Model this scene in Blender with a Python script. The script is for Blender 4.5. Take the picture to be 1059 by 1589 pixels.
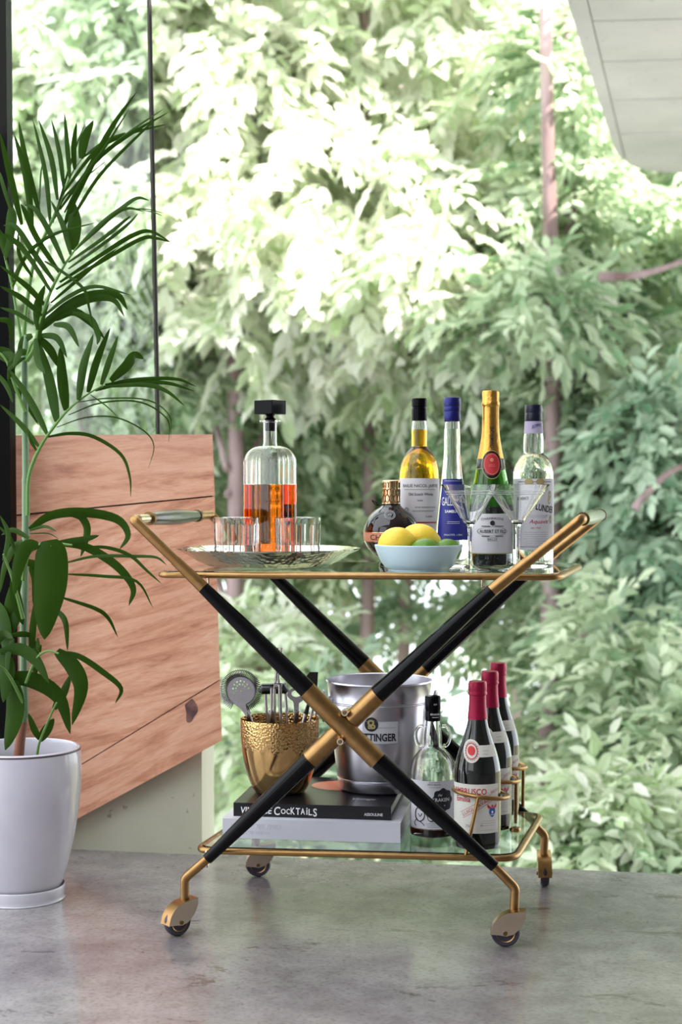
import bpy, bmesh, math, random
import numpy as np
from mathutils import Vector, Matrix
from mathutils.geometry import tessellate_polygon
PI = math.pi
R = math.radians
SC = bpy.context.scene
COL = SC.collection
for o in list(bpy.data.objects): bpy.data.objects.remove(o)
random.seed(7)

# ------------------------------------------------------------ camera
FPX, CX, CY, H = 2500.0, 529.5, 794.5, 0.79
PITCH = math.atan(42.5/FPX)
cam = bpy.data.cameras.new('camera'); camo = bpy.data.objects.new('camera', cam); COL.objects.link(camo)
cam.sensor_fit = 'VERTICAL'; cam.sensor_height = 36; cam.sensor_width = 24; cam.lens = 36*FPX/1589
camo.location = (0, 0, H); camo.rotation_euler = (PI/2-PITCH, 0, 0)
cam.dof.use_dof = True; cam.dof.focus_distance = 2.86; cam.dof.aperture_fstop = 4.6
cam.clip_end = 300
SC.camera = camo
# ------------------------------------------------------------ world, sun, exposure
W = bpy.data.worlds.new('sky'); SC.world = W; W.use_nodes = True
bg = W.node_tree.nodes['Background']; bg.inputs[0].default_value = (0.90, 0.96, 1.0, 1); bg.inputs[1].default_value = 3.2
sun = bpy.data.lights.new('sun', 'SUN'); sun.energy = 22.0; sun.angle = R(1.5); sun.color = (1, .96, .88)
suno = bpy.data.objects.new('sun', sun); COL.objects.link(suno)
suno.rotation_euler = Vector((0.62, -0.45, 0.80)).to_track_quat('Z', 'Y').to_euler()
SC.view_settings.view_transform = 'Standard'; SC.view_settings.look = 'None'
SC.view_settings.exposure = 0.0; SC.view_settings.gamma = 1; SC.view_settings.use_curve_mapping = False
al = bpy.data.lights.new('window_light', 'AREA'); al.shape = 'RECTANGLE'; al.size = 2.0; al.size_y = 1.8; al.energy = 20; al.color = (.93, .95, 1)
alo = bpy.data.objects.new('window_light', al); COL.objects.link(alo); alo.location = (-2.3, -.2, 1.6)
alo.rotation_euler = (Vector((-2.3, -.2, 1.6))-Vector((0, 3, .6))).to_track_quat('Z', 'Y').to_euler()

# ------------------------------------------------------------ placing helpers
cp, sp = math.cos(PITCH), math.sin(PITCH)
def ray(px, py):
    x = (px-CX)/FPX; v = -(py-CY)/FPX
    return Vector((x, cp+v*sp, -sp+v*cp))
def at(px, py, D):
    d = ray(px, py); return Vector((0, 0, H))+d*(D/d.y)
def onz(px, py, z):
    d = ray(px, py); return Vector((0, 0, H))+d*((z-H)/d.z)
def onplane(px, py, O, n):
    d = ray(px, py); C = Vector((0, 0, H)); return C+d*((O-C).dot(n)/d.dot(n))

# ------------------------------------------------------------ materials
def pm(name, col, rough=.5, metal=0, trans=0, ior=1.45, coat=0, emit=None, alpha=None, spec=None):
    m = bpy.data.materials.new(name); m.use_nodes = True
    b = m.node_tree.nodes['Principled BSDF']
    b.inputs['Base Color'].default_value = (*col, 1); b.inputs['Roughness'].default_value = rough
    b.inputs['Metallic'].default_value = metal; b.inputs['Transmission Weight'].default_value = trans
    b.inputs['IOR'].default_value = ior; b.inputs['Coat Weight'].default_value = coat
    if spec is not None: b.inputs['Specular IOR Level'].default_value = spec
    return m
def N(m, t, **kw):
    n = m.node_tree.nodes.new(t)
    for k, v in kw.items():
        if k in n.inputs: n.inputs[k].default_value = v
        else: setattr(n, k, v)
    return n
def L(m, a, b): m.node_tree.links.new(a, b)
def ramp(m, fac, stops):
    r = N(m, 'ShaderNodeValToRGB'); e = r.color_ramp.elements
    while len(e) < len(stops): e.new(.5)
    for i, (p, c) in enumerate(stops): e[i].position = p; e[i].color = (*c, 1)
    L(m, fac, r.inputs[0]); return r
def noise(m, scale, detail=4, stretch=(1, 1, 1), rot=(0, 0, 0), rough=.5, dist=0):
    tc = N(m, 'ShaderNodeTexCoord'); mq = N(m, 'ShaderNodeMapping'); mp = N(m, 'ShaderNodeMapping')
    mp.inputs['Scale'].default_value = stretch; mq.inputs['Rotation'].default_value = rot
    n = N(m, 'ShaderNodeTexNoise'); n.inputs['Scale'].default_value = scale; n.inputs['Detail'].default_value = detail
    n.inputs['Roughness'].default_value = rough; n.inputs['Distortion'].default_value = dist
    L(m, tc.outputs['Object'], mq.inputs[0]); L(m, mq.outputs[0], mp.inputs[0]); L(m, mp.outputs[0], n.inputs[0]); return n
def bump(m, fac, strength=.2, dist=.01):
    b = N(m, 'ShaderNodeBump'); b.inputs['Strength'].default_value = strength; b.inputs['Distance'].default_value = dist
    L(m, fac, b.inputs['Height']); L(m, b.outputs[0], m.node_tree.nodes['Principled BSDF'].inputs['Normal']); return b
def basecol(m, out): L(m, out, m.node_tree.nodes['Principled BSDF'].inputs['Base Color'])

M = {}
M['brass'] = pm('brass', (.50, .31, .13), .33, 1); n = noise(M['brass'], 60, 3); basecol(M['brass'], ramp(M['brass'], n.outputs[0], [(.3, (.33, .185, .070)), (.7, (.42, .245, .10))]).outputs[0])
M['brass_pale'] = pm('pale brass', (.72, .60, .46), .22, 1)
M['brass_dark'] = pm('dark brass', (.22, .14, .06), .35, 1)
M['gold'] = pm('hammered gold', (.64, .41, .17), .13, 1)
M['goldfoil'] = pm('gold foil', (.66, .36, .08), .30, 1); n = noise(M['goldfoil'], 160, 3); bump(M['goldfoil'], n.outputs[0], .35, .003)
M['goldcap'] = pm('gold cap', (.80, .56, .32), .18, 1)
M['sleeve'] = pm('black lacquer', (.003, .003, .004), .16, 0, spec=.22)
M['black'] = pm('black plastic', (.003, .003, .004), .12, spec=.10)
M['blackmat'] = pm('black matte', (.012, .012, .013), .55)
M['rubber'] = pm('wheel rubber', (.045, .04, .06), .35)
M['steel'] = pm('steel', (.50, .48, .50), .22, 1)
M['alu'] = pm('aluminium', (.62, .61, .68), .30, 1); n = noise(M['alu'], 18, 4, (1, 1, .3)); bump(M['alu'], n.outputs[0], .10, .004)
M['silver'] = pm('hammered silver', (.58, .57, .52), .14, 1)
v = N(M['silver'], 'ShaderNodeTexVoronoi'); v.inputs['Scale'].default_value = 110
tc = N(M['silver'], 'ShaderNodeTexCoord'); L(M['silver'], tc.outputs['Object'], v.inputs[0]); bump(M['silver'], v.outputs['Distance'], .35, .002)
M['glass'] = pm('clear glass', (1, 1, 1), .0, 0, 1, 1.46)
M['shelfglass'] = pm('shelf glass', (.86, .97, .93), .0, 0, 1, 1.5)
M['greenglass'] = pm('green glass', (.22, .55, .10), .0, 0, 1, 1.48)
M['wineglass'] = pm('dark bottle glass', (.006, .008, .006), .05, 0, 0, 1.5, coat=.5)
M['chambord'] = pm('dark liqueur glass', (.010, .004, .006), .04, 0, 0, 1.5, coat=.5)
def liq(name, col, ior=.935):
    m = bpy.data.materials.new(name); m.use_nodes = True; nt = m.node_tree; nt.nodes.remove(nt.nodes['Principled BSDF'])
    g = nt.nodes.new('ShaderNodeBsdfGlass'); g.inputs['Color'].default_value = (*col, 1); g.inputs['Roughness'].default_value = 0; g.inputs['IOR'].default_value = ior
    nt.links.new(g.outputs[0], nt.nodes['Material Output'].inputs[0]); return m
M['whisky'] = liq('whisky', (.98, .70, .12)); M['bourbon'] = liq('bourbon', (.76, .36, .07)); M['rum'] = liq('rum', (.45, .07, .02)); M['clearliq'] = liq('clear spirit', (.98, .99, .99))
M['winered'] = pm('wine capsule', (.36, .006, .05), .35, .35)
M['label'] = pm('paper label', (.72, .70, .76), .6)
M['labelcream'] = pm('cream label', (.78, .76, .70), .6)
M['ink'] = pm('ink', (.02, .02, .03), .6)
M['inkgrey'] = pm('grey ink', (.30, .30, .34), .6)
M['inkred'] = pm('red ink', (.50, .03, .04), .6)
M['red'] = pm('red', (.70, .03, .03), .5)
M['inkgold'] = pm('gold ink', (.45, .36, .16), .5)
M['inkwhite'] = pm('white ink', (.85, .85, .88), .5)
M['inkpale'] = pm('pale ink', (.62, .62, .68), .6)
M['blue'] = pm('blue label', (.020, .025, .24), .4)
M['bluecap'] = pm('blue cap', (.012, .014, .16), .3, .3)
M['blueemb'] = pm('crest blue', (.03, .12, .45), .5)
M['navycap'] = pm('navy cap', (.008, .010, .03), .3)
M['lavender'] = pm('lavender label', (.50, .44, .62), .6)
M['orange'] = pm('orange band', (.75, .30, .18), .45)
M['bowl'] = pm('pale blue ceramic', (.60, .78, .86), .3, coat=.3)
M['lemon'] = pm('lemon peel', (.95, .66, .06), .4); n = noise(M['lemon'], 260, 2); bump(M['lemon'], n.outputs[0], .35, .002)
M['lime'] = pm('lime peel', (.10, .23, .012), .35); n = noise(M['lime'], 220, 2); bump(M['lime'], n.outputs[0], .3, .002)
M['pages'] = pm('page edges', (.62, .61, .60), .8)
tc = N(M['pages'], 'ShaderNodeTexCoord'); w = N(M['pages'], 'ShaderNodeTexWave'); w.bands_direction = 'Z'; w.inputs['Scale'].default_value = 160; L(M['pages'], tc.outputs['Object'], w.inputs[0])
basecol(M['pages'], ramp(M['pages'], w.outputs[0], [(0, (.42, .41, .42)), (1, (.74, .73, .72))]).outputs[0])
M['whitebook'] = pm('white cover', (.70, .69, .77), .45)
M['blackbook'] = pm('black cover', (.010, .010, .013), .28)
M['redprint'] = pm('coral print', (.75, .20, .12), .35)
M['pot'] = pm('white glaze', (.66, .65, .74), .16, coat=.5); n = noise(M['pot'], 9, 5)
basecol(M['pot'], ramp(M['pot'], n.outputs[0], [(.3, (.66, .63, .74)), (.7, (.73, .72, .79))]).outputs[0])
M['potrim'] = pm('rim brown', (.10, .07, .08), .5)
M['terracotta'] = pm('terracotta', (.22, .07, .05), .8)
M['soil'] = pm('soil', (.05, .035, .025), .95)
M['cane'] = pm('green cane', (.16, .27, .14), .4); n = noise(M['cane'], 14, 3, (1, 1, .15)); basecol(M['cane'], ramp(M['cane'], n.outputs[0], [(.3, (.12, .22, .10)), (.7, (.24, .36, .22))]).outputs[0])
M['canebrown'] = pm('brown cane', (.30, .12, .07), .6)
M['rachis'] = pm('frond stem', (.12, .26, .05), .4)
def leafmat(name, c1, c2, trans=.35, rough=.35, attr=True):
    m = bpy.data.materials.new(name); m.use_nodes = True; nt = m.node_tree; b = nt.nodes['Principled BSDF']
    b.inputs['Roughness'].default_value = rough
    out = nt.nodes['Material Output']; tr = N(m, 'ShaderNodeBsdfTranslucent'); mx = N(m, 'ShaderNodeMixShader'); mx.inputs[0].default_value = trans
    if attr:
        a = N(m, 'ShaderNodeAttribute', attribute_name='tone'); fac = a.outputs['Fac']
    else:
        fac = noise(m, 6, 3).outputs[0]
    r = ramp(m, fac, [(.0, c1), (1., c2)] if len(c2) == 3 and not isinstance(c2[0], tuple) else c2)
    L(m, r.outputs[0], b.inputs['Base Color']); L(m, r.outputs[0], tr.inputs[0])
    L(m, b.outputs[0], mx.inputs[1]); L(m, tr.outputs[0], mx.inputs[2]); L(m, mx.outputs[0], out.inputs[0]); return m
M['palm'] = leafmat('palm leaf', (.016, .048, .004), (.045, .105, .010), .25, .34, False)
M['palm'].node_tree.nodes['Principled BSDF'].inputs['Specular IOR Level'].default_value = .12
M['leaf_bright'] = leafmat('bright leaf', (.46, .58, .32), (.96, .95, .88), .5, .5)  # leaf colours paled to stand in for haze and glare on lit crowns
M['leaf_mid'] = leafmat('mid leaf', (.20, .33, .17), (.78, .84, .64), .45, .45)  # also paled for haze; darker set for the less lit foliage
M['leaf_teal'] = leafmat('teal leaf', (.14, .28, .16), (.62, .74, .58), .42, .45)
M['bark'] = pm('bark', (.34, .22, .22), .9); n = noise(M['bark'], 5, 5, (1, 1, .25)); basecol(M['bark'], ramp(M['bark'], n.outputs[0], [(.35, (.15, .09, .085)), (.65, (.48, .36, .37))]).outputs[0])
# wood with grain
def wood(name, rot, c1=(.40, .15, .075), c2=(.92, .56, .40)):
    m = pm(name, c1, .42, coat=.08)
    n1 = noise(m, 3.6, 7, (1.0, 5, 8), rot, .65, 1.0); n2 = noise(m, 30, 4, (1, 4, 10), rot, .6, .5); n3 = noise(m, 1.6, 2, (1, 1, 1.2))
    r1 = ramp(m, n1.outputs[0], [(.30, c1), (.42, (.66, .30, .18)), (.55, (.80, .42, .27)), (.72, c2)])
    mx = N(m, 'ShaderNodeMixRGB', blend_type='OVERLAY'); mx.inputs[0].default_value = .45
    L(m, r1.outputs[0], mx.inputs[1]); L(m, n2.outputs[0], mx.inputs[2])
    mx2 = N(m, 'ShaderNodeMixRGB', blend_type='MIX'); r3 = ramp(m, n3.outputs[0], [(.45, (0, 0, 0)), (.75, (.5, .5, .5))]); L(m, r3.outputs[0], mx2.inputs[0])
    L(m, mx.outputs[0], mx2.inputs[1]); mx2.inputs[2].default_value = (.66, .40, .36, 1)
    basecol(m, mx2.outputs[0]); bump(m, n2.outputs[0], .08, .003); return m
M['wood_a'] = wood('timber board a', (0, R(4), 0), (.44, .18, .11), (.84, .48, .34))
M['wood_b'] = wood('timber board b', (0, R(16), 0))
M['wood_c'] = wood('timber board c', (0, R(26), 0), (.46, .20, .12), (.90, .55, .40))
M['knot'] = pm('knot', (.13, .06, .055), .6)
n = noise(M['knot'], 30, 4, (1, 1, 1)); basecol(M['knot'], ramp(M['knot'], n.outputs[0], [(.35, (.07, .035, .04)), (.6, (.26, .12, .10))]).outputs[0])
def concrete(name, c1, c2, rough=.8, sc=3):
    m = pm(name, c1, rough); n1 = noise(m, sc, 6, (1, 1, 1), (0, 0, 0), .6); r1 = ramp(m, n1.outputs[0], [(.3, c1), (.7, c2)])
    n2 = noise(m, 45, 3); r2 = ramp(m, n2.outputs[0], [(.27, (.35, .33, .30)), (.33, (1, 1, 1))])
    mx = N(m, 'ShaderNodeMixRGB', blend_type='MULTIPLY'); mx.inputs[0].default_value = .6
    L(m, r1.outputs[0], mx.inputs[1]); L(m, r2.outputs[0], mx.inputs[2]); basecol(m, mx.outputs[0]); bump(m, n2.outputs[0], .12, .003); return m
M['conc_wall'] = concrete('concrete wall', (.50, .49, .36), (.62, .61, .50))
M['conc_soffit'] = concrete('concrete soffit', (.40, .38, .365), (.52, .49, .475), .8, 2)
M['blackpaint'] = pm('black steel paint', (.003, .003, .003), .6, spec=.1)
M['mullion'] = pm('dark bronze', (.05, .045, .04), .4, .6)
M['plaster'] = pm('room plaster', (.24, .23, .24), .8)
M['timberpost'] = pm('pale timber', (.55, .47, .30), .7)
M['ground'] = pm('leaf litter', (.10, .09, .05), .9); n = noise(M['ground'], 2, 6); basecol(M['ground'], ramp(M['ground'], n.outputs[0], [(.35, (.05, .07, .03)), (.65, (.22, .20, .12))]).outputs[0])
# polished concrete floor
m = M['floor'] = pm('polished concrete', (.3, .3, .3), .22, spec=.7, coat=.30)
m.node_tree.nodes['Principled BSDF'].inputs['Coat Roughness'].default_value = .20; m.node_tree.nodes['Principled BSDF'].inputs['Coat IOR'].default_value = 1.75
n1 = noise(m, 1.7, 6, (1, 1, 1), (0, 0, 0), .62, .4); n2 = noise(m, 12, 6, (1, 1, 1), (0, 0, .5), .7, .3); n3 = noise(m, 4.5, 6, (.8, 1.5, 1), (0, 0, .3), .78, .8)
r1 = ramp(m, n1.outputs[0], [(.32, (.20, .17, .18)), (.52, (.30, .27, .275)), (.72, (.40, .375, .35))])
r2 = ramp(m, n2.outputs[0], [(.32, (.62, .60, .60)), (.6, (1.08, 1.08, 1.08))])
mx = N(m, 'ShaderNodeMixRGB', blend_type='MULTIPLY'); mx.inputs[0].default_value = .8
L(m, r1.outputs[0], mx.inputs[1]); L(m, r2.outputs[0], mx.inputs[2])
r3 = ramp(m, n3.outputs[0], [(.36, (.22, .19, .17)), (.41, (1, 1, 1))])
mx2 = N(m, 'ShaderNodeMixRGB', blend_type='MULTIPLY'); mx2.inputs[0].default_value = .75
L(m, mx.outputs[0], mx2.inputs[1]); L(m, r3.outputs[0], mx2.inputs[2]); n4 = noise(m, 120, 3, (1, 1, 1), (0, 0, 0), .6); r4 = ramp(m, n4.outputs[0], [(.33, (.60, .58, .57)), (.5, (1, 1, 1))])
mx3 = N(m, 'ShaderNodeMixRGB', blend_type='MULTIPLY'); mx3.inputs[0].default_value = .7; L(m, mx2.outputs[0], mx3.inputs[1]); L(m, r4.outputs[0], mx3.inputs[2]); basecol(m, mx3.outputs[0])
rr = ramp(m, n2.outputs[0], [(.3, (.14, .14, .14)), (.7, (.26, .26, .26))]); L(m, rr.outputs[0], m.node_tree.nodes['Principled BSDF'].inputs['Roughness']); bump(m, n2.outputs[0], .04, .004)
# dimples for the cup
v = N(M['gold'], 'ShaderNodeTexVoronoi'); v.inputs['Scale'].default_value = 230
tc = N(M['gold'], 'ShaderNodeTexCoord'); L(M['gold'], tc.outputs['Object'], v.inputs[0])
sx = N(M['gold'], 'ShaderNodeSeparateXYZ'); L(M['gold'], tc.outputs['Object'], sx.inputs[0])
mr = N(M['gold'], 'ShaderNodeMapRange'); L(M['gold'], sx.outputs[2], mr.inputs[0]); mr.inputs[1].default_value = .080; mr.inputs[2].default_value = .095
mu = N(M['gold'], 'ShaderNodeMath', operation='MULTIPLY'); L(M['gold'], mr.outputs[0], mu.inputs[0]); mu.inputs[1].default_value = .35
bb = bump(M['gold'], v.outputs['Distance'], .4, .003); L(M['gold'], mu.outputs[0], bb.inputs['Strength'])

# ------------------------------------------------------------ mesh helpers
class MB:
    def __init__(s): s.v = []; s.f = []
    def add(s, vs, fs):
        k = len(s.v); s.v += [tuple(p) for p in vs]; s.f += [tuple(i+k for i in f) for f in fs]; return s
    def box(s, c, d, rot=0):
        cx, cy, cz = c; hx, hy, hz = d[0]/2, d[1]/2, d[2]/2; cr, sr = math.cos(rot), math.sin(rot)
        vs = []
        for z in (-hz, hz):
            for x, y in ((-hx, -hy), (hx, -hy), (hx, hy), (-hx, hy)):
                vs.append((cx+x*cr-y*sr, cy+x*sr+y*cr, cz+z))
        return s.add(vs, [(3, 2, 1, 0), (4, 5, 6, 7), (0, 1, 5, 4), (1, 2, 6, 5), (2, 3, 7, 6), (3, 0, 4, 7)])
    def prism(s, pts, ext):
        n = len(pts); a = [Vector(p) for p in pts]; b = [p+ext for p in a]
        tris = tessellate_polygon([a])
        fs = [tuple(t) for t in tris]+[tuple(i+n for i in reversed(t)) for t in tris]
        fs += [(i, i+n, (i+1) % n+n, (i+1) % n) for i in range(n)]
        return s.add(a+b, fs)
    def lathe(s, prof, seg=48, c=(0, 0, 0), mod=None, closed=False):
        vs = []; fs = []; n = len(prof)
        for r, z in prof:
            for k in range(seg):
                t = 2*PI*k/seg; q = r*(mod(t, r, z) if mod else 1)
                vs.append((c[0]+q*math.sin(t), c[1]-q*math.cos(t), c[2]+z))
        for i in range(n-1 if not closed else n):
            j = (i+1) % n
            for k in range(seg):
                k2 = (k+1) % seg; fs.append((i*seg+k, i*seg+k2, j*seg+k2, j*seg+k))
        if not closed:
            if prof[0][0] > 1e-6: fs.append(tuple(range(seg-1, -1, -1)))
            if prof[-1][0] > 1e-6: fs.append(tuple((n-1)*seg+k for k in range(seg)))
        return s.add(vs, fs)
    def tube(s, pts, rad, seg=12, caps=True, closed=False):
        P = [Vector(p) for p in pts]; n = len(P); rs = rad if isinstance(rad, (list, tuple)) else [rad]*n
        T = []
        for i in range(n):
            a = P[(i-1) % n] if (i > 0 or closed) else P[i]; b = P[(i+1) % n] if (i < n-1 or closed) else P[i]
            T.append((b-a).normalized())
        up = Vector((0, 0, 1)) if abs(T[0].z) < .9 else Vector((0, 1, 0))
        nx = T[0].cross(up).normalized(); vs = []; fs = []
        for i in range(n):
            nx = (nx-T[i]*nx.dot(T[i]))
            nx = nx.normalized() if nx.length > 1e-8 else T[i].orthogonal().normalized()
            ny = T[i].cross(nx)
            for k in range(seg):
                t = 2*PI*k/seg; vs.append(P[i]+(nx*math.cos(t)+ny*math.sin(t))*rs[i])
        for i in range(n if closed else n-1):
            j = (i+1) % n
            for k in range(seg):
                k2 = (k+1) % seg; fs.append((i*seg+k, j*seg+k, j*seg+k2, i*seg+k2))
        if caps and not closed:
            fs.append(tuple(range(seg))); fs.append(tuple((n-1)*seg+k for k in range(seg-1, -1, -1)))
        return s.add(vs, fs)
    def mesh(s, name, mat, smooth=True, angle=40):
        me = bpy.data.meshes.new(name); me.from_pydata(s.v, [], s.f); me.update()
        bm = bmesh.new(); bm.from_mesh(me); bmesh.ops.remove_doubles(bm, verts=bm.verts, dist=1e-6); bmesh.ops.recalc_face_normals(bm, faces=bm.faces); bm.to_mesh(me); bm.free()
        if mat is not None: me.materials.append(mat)
        if smooth:
            me.shade_smooth()
            try: me.set_sharp_from_angle(angle=R(angle))
            except Exception: pass
        return me
    def build(s, name, mat, parent=None, loc=None, rot=None, smooth=True, angle=40):
        o = bpy.data.objects.new(name, s.mesh(name, mat, smooth, angle)); COL.objects.link(o)
        if parent is not None: o.parent = parent
        if loc is not None: o.location = loc
        if rot is not None: o.rotation_euler = rot
        return o
def tag(o, label=None, cat=None, group=None, kind=None):
    if label: o['label'] = label
    if cat: o['category'] = cat
    if group: o['group'] = group
    if kind: o['kind'] = kind
    return o
def thing(name, label, cat, loc=(0, 0, 0), rz=0, group=None):
    o = bpy.data.objects.new(name, None); COL.objects.link(o); o.location = loc; o.rotation_euler = (0, 0, rz)
    o.empty_display_size = .02
    return tag(o, label, cat, group)
def smoothpath(pts, k=8):
    P = [Vector(p) for p in pts]
    if len(P) < 3: return [P[0].lerp(P[-1], i/k) for i in range(k+1)]
    Q = [P[0]*2-P[1]]+P+[P[-1]*2-P[-2]]; out = []
    for i in range(1, len(Q)-2):
        for j in range(k):
            t = j/k; a, b, c, d = Q[i-1:i+3]
            out.append(.5*((2*b)+(-a+c)*t+(2*a-5*b+4*c-d)*t*t+(-a+3*b-3*c+d)*t**3))
    out.append(P[-1]); return out
def fillet(pts, rad, k=6, closed=False):
    P = [Vector(p) for p in pts]; n = len(P); out = []
    for i in range(n):
        if not closed and i in (0, n-1): out.append(P[i]); continue
        a, b, c = P[i-1], P[i], P[(i+1) % n]; r = min(rad, (a-b).length*.45, (c-b).length*.45)
        s_, e_ = b+(a-b).normalized()*r, b+(c-b).normalized()*r
        for j in range(k+1):
            t = j/k; out.append(s_*(1-t)**2+b*2*t*(1-t)+e_*t*t)
    return out
# flat 2D shapes (verts, faces)
def grid2(x0, x1, y0, y1, nx=16, ny=2):
    vs = [(x0+(x1-x0)*i/nx, y0+(y1-y0)*j/ny) for j in range(ny+1) for i in range(nx+1)]
    fs = [(j*(nx+1)+i, j*(nx+1)+i+1, (j+1)*(nx+1)+i+1, (j+1)*(nx+1)+i) for j in range(ny) for i in range(nx)]
    return vs, fs
def disc2(cx, cy, rx, ry, r0=0, n=32, rings=3):
    vs = []; fs = []
    for j in range(rings+1):
        q = r0+(1-r0)*j/rings
        for i in range(n): t = 2*PI*i/n; vs.append((cx+rx*q*math.cos(t), cy+ry*q*math.sin(t)))
    for j in range(rings):
        for i in range(n): i2 = (i+1) % n; fs.append((j*n+i, j*n+i2, (j+1)*n+i2, (j+1)*n+i))
    return vs, fs
def poly2(pts):
    t = tessellate_polygon([[Vector((x, y, 0)) for x, y in pts]]); return list(pts), [tuple(a) for a in t]
def merge2(*sh):
    vs = []; fs = []
    for v_, f_ in sh: k = len(vs); vs += list(v_); fs += [tuple(i+k for i in f) for f in f_]
    return vs, fs
TC = {}
def text2(body, cx, cy, w=None, h=.01, rot=0, shear=0, bold=.0, arc=0):
    key = (body, bold)
    if key not in TC:
        cu = bpy.data.curves.new('text', 'FONT'); cu.body = body; cu.size = 1; cu.offset = bold; cu.resolution_u = 3
        o = bpy.data.objects.new('text', cu); COL.objects.link(o); bpy.context.view_layer.update()
        dg = bpy.context.evaluated_depsgraph_get(); me = o.evaluated_get(dg).to_mesh()
        vs = [(p.co.x, p.co.y) for p in me.vertices]; fs = [tuple(p.vertices) for p in me.polygons]
        o.evaluated_get(dg).to_mesh_clear(); bpy.data.objects.remove(o); bpy.data.curves.remove(cu)
        x0 = min(p[0] for p in vs); x1 = max(p[0] for p in vs); y0 = min(p[1] for p in vs); y1 = max(p[1] for p in vs)
        TC[key] = ([((x-(x0+x1)/2)/(y1-y0), (y-(y0+y1)/2)/(y1-y0)) for x, y in vs], fs, (x1-x0)/(y1-y0))
    vs, fs, asp = TC[key]; ww = w if w else asp*h; out = []
    for x, y in vs:
        X = x/asp*ww+shear*y*h; Y = y*h
        if arc: Y -= arc*X*X
        out.append((cx+X*math.cos(rot)-Y*math.sin(rot), cy+X*math.sin(rot)+Y*math.cos(rot)))
    return out, fs
def lines2(x0, x1, ys, th=.0006, jitter=.1, rnd=random.Random(3)):
    return merge2(*[grid2(x0+(x1-x0)*rnd.random()*jitter, x1-(x1-x0)*rnd.random()*jitter, y-th/2, y+th/2, 10, 1) for y in ys])
def decal(name, sh, fn, mat, parent):
    vs, fs = sh; me = bpy.data.meshes.new(name); me.from_pydata([fn(x, y) for x, y in vs], [], fs); me.update(); me.materials.append(mat); me.shade_smooth()
    o = bpy.data.objects.new(name, me); COL.objects.link(o); o.parent = parent; return o
def wrapfn(Rf, th0=0, off=.0006):
    def f(x, z):
        r = (Rf(z) if callable(Rf) else Rf)+off; t = th0+x/r; return (r*math.sin(t), -r*math.cos(t), z)
    return f
def interp(prof):
    pr = sorted([(z, r) for r, z in prof])
    def f(z):
        for (z0, r0), (z1, r1) in zip(pr, pr[1:]):
            if z <= z1 and z1 > z0: return r0+(r1-r0)*max(0, (z-z0))/(z1-z0)
        return pr[-1][1]
    return f
def plate(name, outer, holes, thick, mat, parent, Mx):
    cu = bpy.data.curves.new(name, 'CURVE'); cu.dimensions = '2D'; cu.fill_mode = 'BOTH'; cu.extrude = thick/2
    for pts in [outer]+holes:
        sp_ = cu.splines.new('POLY'); sp_.points.add(len(pts)-1); sp_.use_cyclic_u = True
        for q, (x, y) in zip(sp_.points, pts): q.co = (x, y, 0, 1)
    o = bpy.data.objects.new(name, cu); COL.objects.link(o); bpy.context.view_layer.update()
    me = bpy.data.meshes.new_from_object(o.evaluated_get(bpy.context.evaluated_depsgraph_get())); bpy.data.objects.remove(o)
    me.transform(Mx); me.materials.clear(); me.materials.append(mat); me.name = name
    o = bpy.data.objects.new(name, me); COL.objects.link(o); o.parent = parent; return o
def circ(cx, cy, r, n=16): return [(cx+r*math.cos(2*PI*i/n), cy+r*math.sin(2*PI*i/n)) for i in range(n)]
def rounded(prof, k=5):   # smooth a profile through its points
    return [(max(0, p.x), p.y) for p in smoothpath([Vector((r, z, 0)) for r, z in prof], k)]
def struct(o): o['kind'] = 'structure'; return o

# ============================================================ SETTING
FZ = 0.0
EA, EB = onz(118, 1316, 0), onz(1059, 1357, 0)      # far edge of the floor slab
ed = (EB-EA).normalized(); en = Vector((-ed.y, ed.x, 0))
m_ = MB(); m_.prism([EA-ed*3, EB+ed*3, EB+ed*3-Vector((0, 7.5, 0)), EA-ed*3-Vector((0, 6.2, 0))], Vector((0, 0, -.28)))
struct(m_.build('floor', M['floor'], smooth=False))
# scuffs and a dark chip in the floor are worn marks with their own shape
# side wall: planks over concrete
WO = EA.copy(); WN = en
def onwall(px, py, off=0): return onplane(px, py, WO+en*off, en)
wall = MB()
a = onwall(-220, 1000, -.012); b = onwall(313, 1000, -.012); c = onwall(313, 1316, -.012)
pts = [Vector((a.x, a.y, 0)), Vector((b.x, b.y, 0)), Vector((b.x, b.y, b.z+.12)), Vector((a.x, a.y, a.z+.12))]
wall_left = struct(wall.prism([p-en*.0 for p in pts], en*.10).build('wall_left', M['conc_wall'], smooth=False))
def plank(pix, mat, name='plank', dep=.05):
    P = [onwall(x, y, -.045) for x, y in pix]
    return MB().prism(P, Vector((-.10, 1, 0))*dep*.5).build(name, mat, wall_left, smooth=False)
MB().prism([onwall(x, y, -.0185) for x, y in [(-220, 682), (327, 678), (341, 1145), (20, 1318), (-220, 1445)]], Vector((-.1, 1, 0))*.008).build('backing_board', M['blackmat'], wall_left, smooth=False)
plank([(-220, 677), (330, 674), (333.4, 768.6), (-220, 822)], M['wood_a'])
plank([(-220, 825), (333.5, 770.8), (341.5, 1054), (-220, 1397.4)], M['wood_b'], dep=.049)
plank([(-220, 1399), (341.6, 1056), (344.5, 1149), (20, 1325), (-220, 1455)], M['wood_c'], dep=.051)
kc = onwall(296, 1103, -.0455); kn = MB(); ring_ = []
kx = ed; 
vsk = [kc]+[kc+kx*(.013*(1+.25*math.sin(3*t+1))*math.cos(t))+Vector((0, 0, .024*(1+.2*math.sin(2*t)))*1)*math.sin(t)*1.0 for t in [2*PI*i/24 for i in range(24)]]
kn.add(vsk, [(0, 1+i, 1+(i+1) % 24) for i in range(24)]); kn.build('wood_knot', M['knot'], wall_left)
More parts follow.
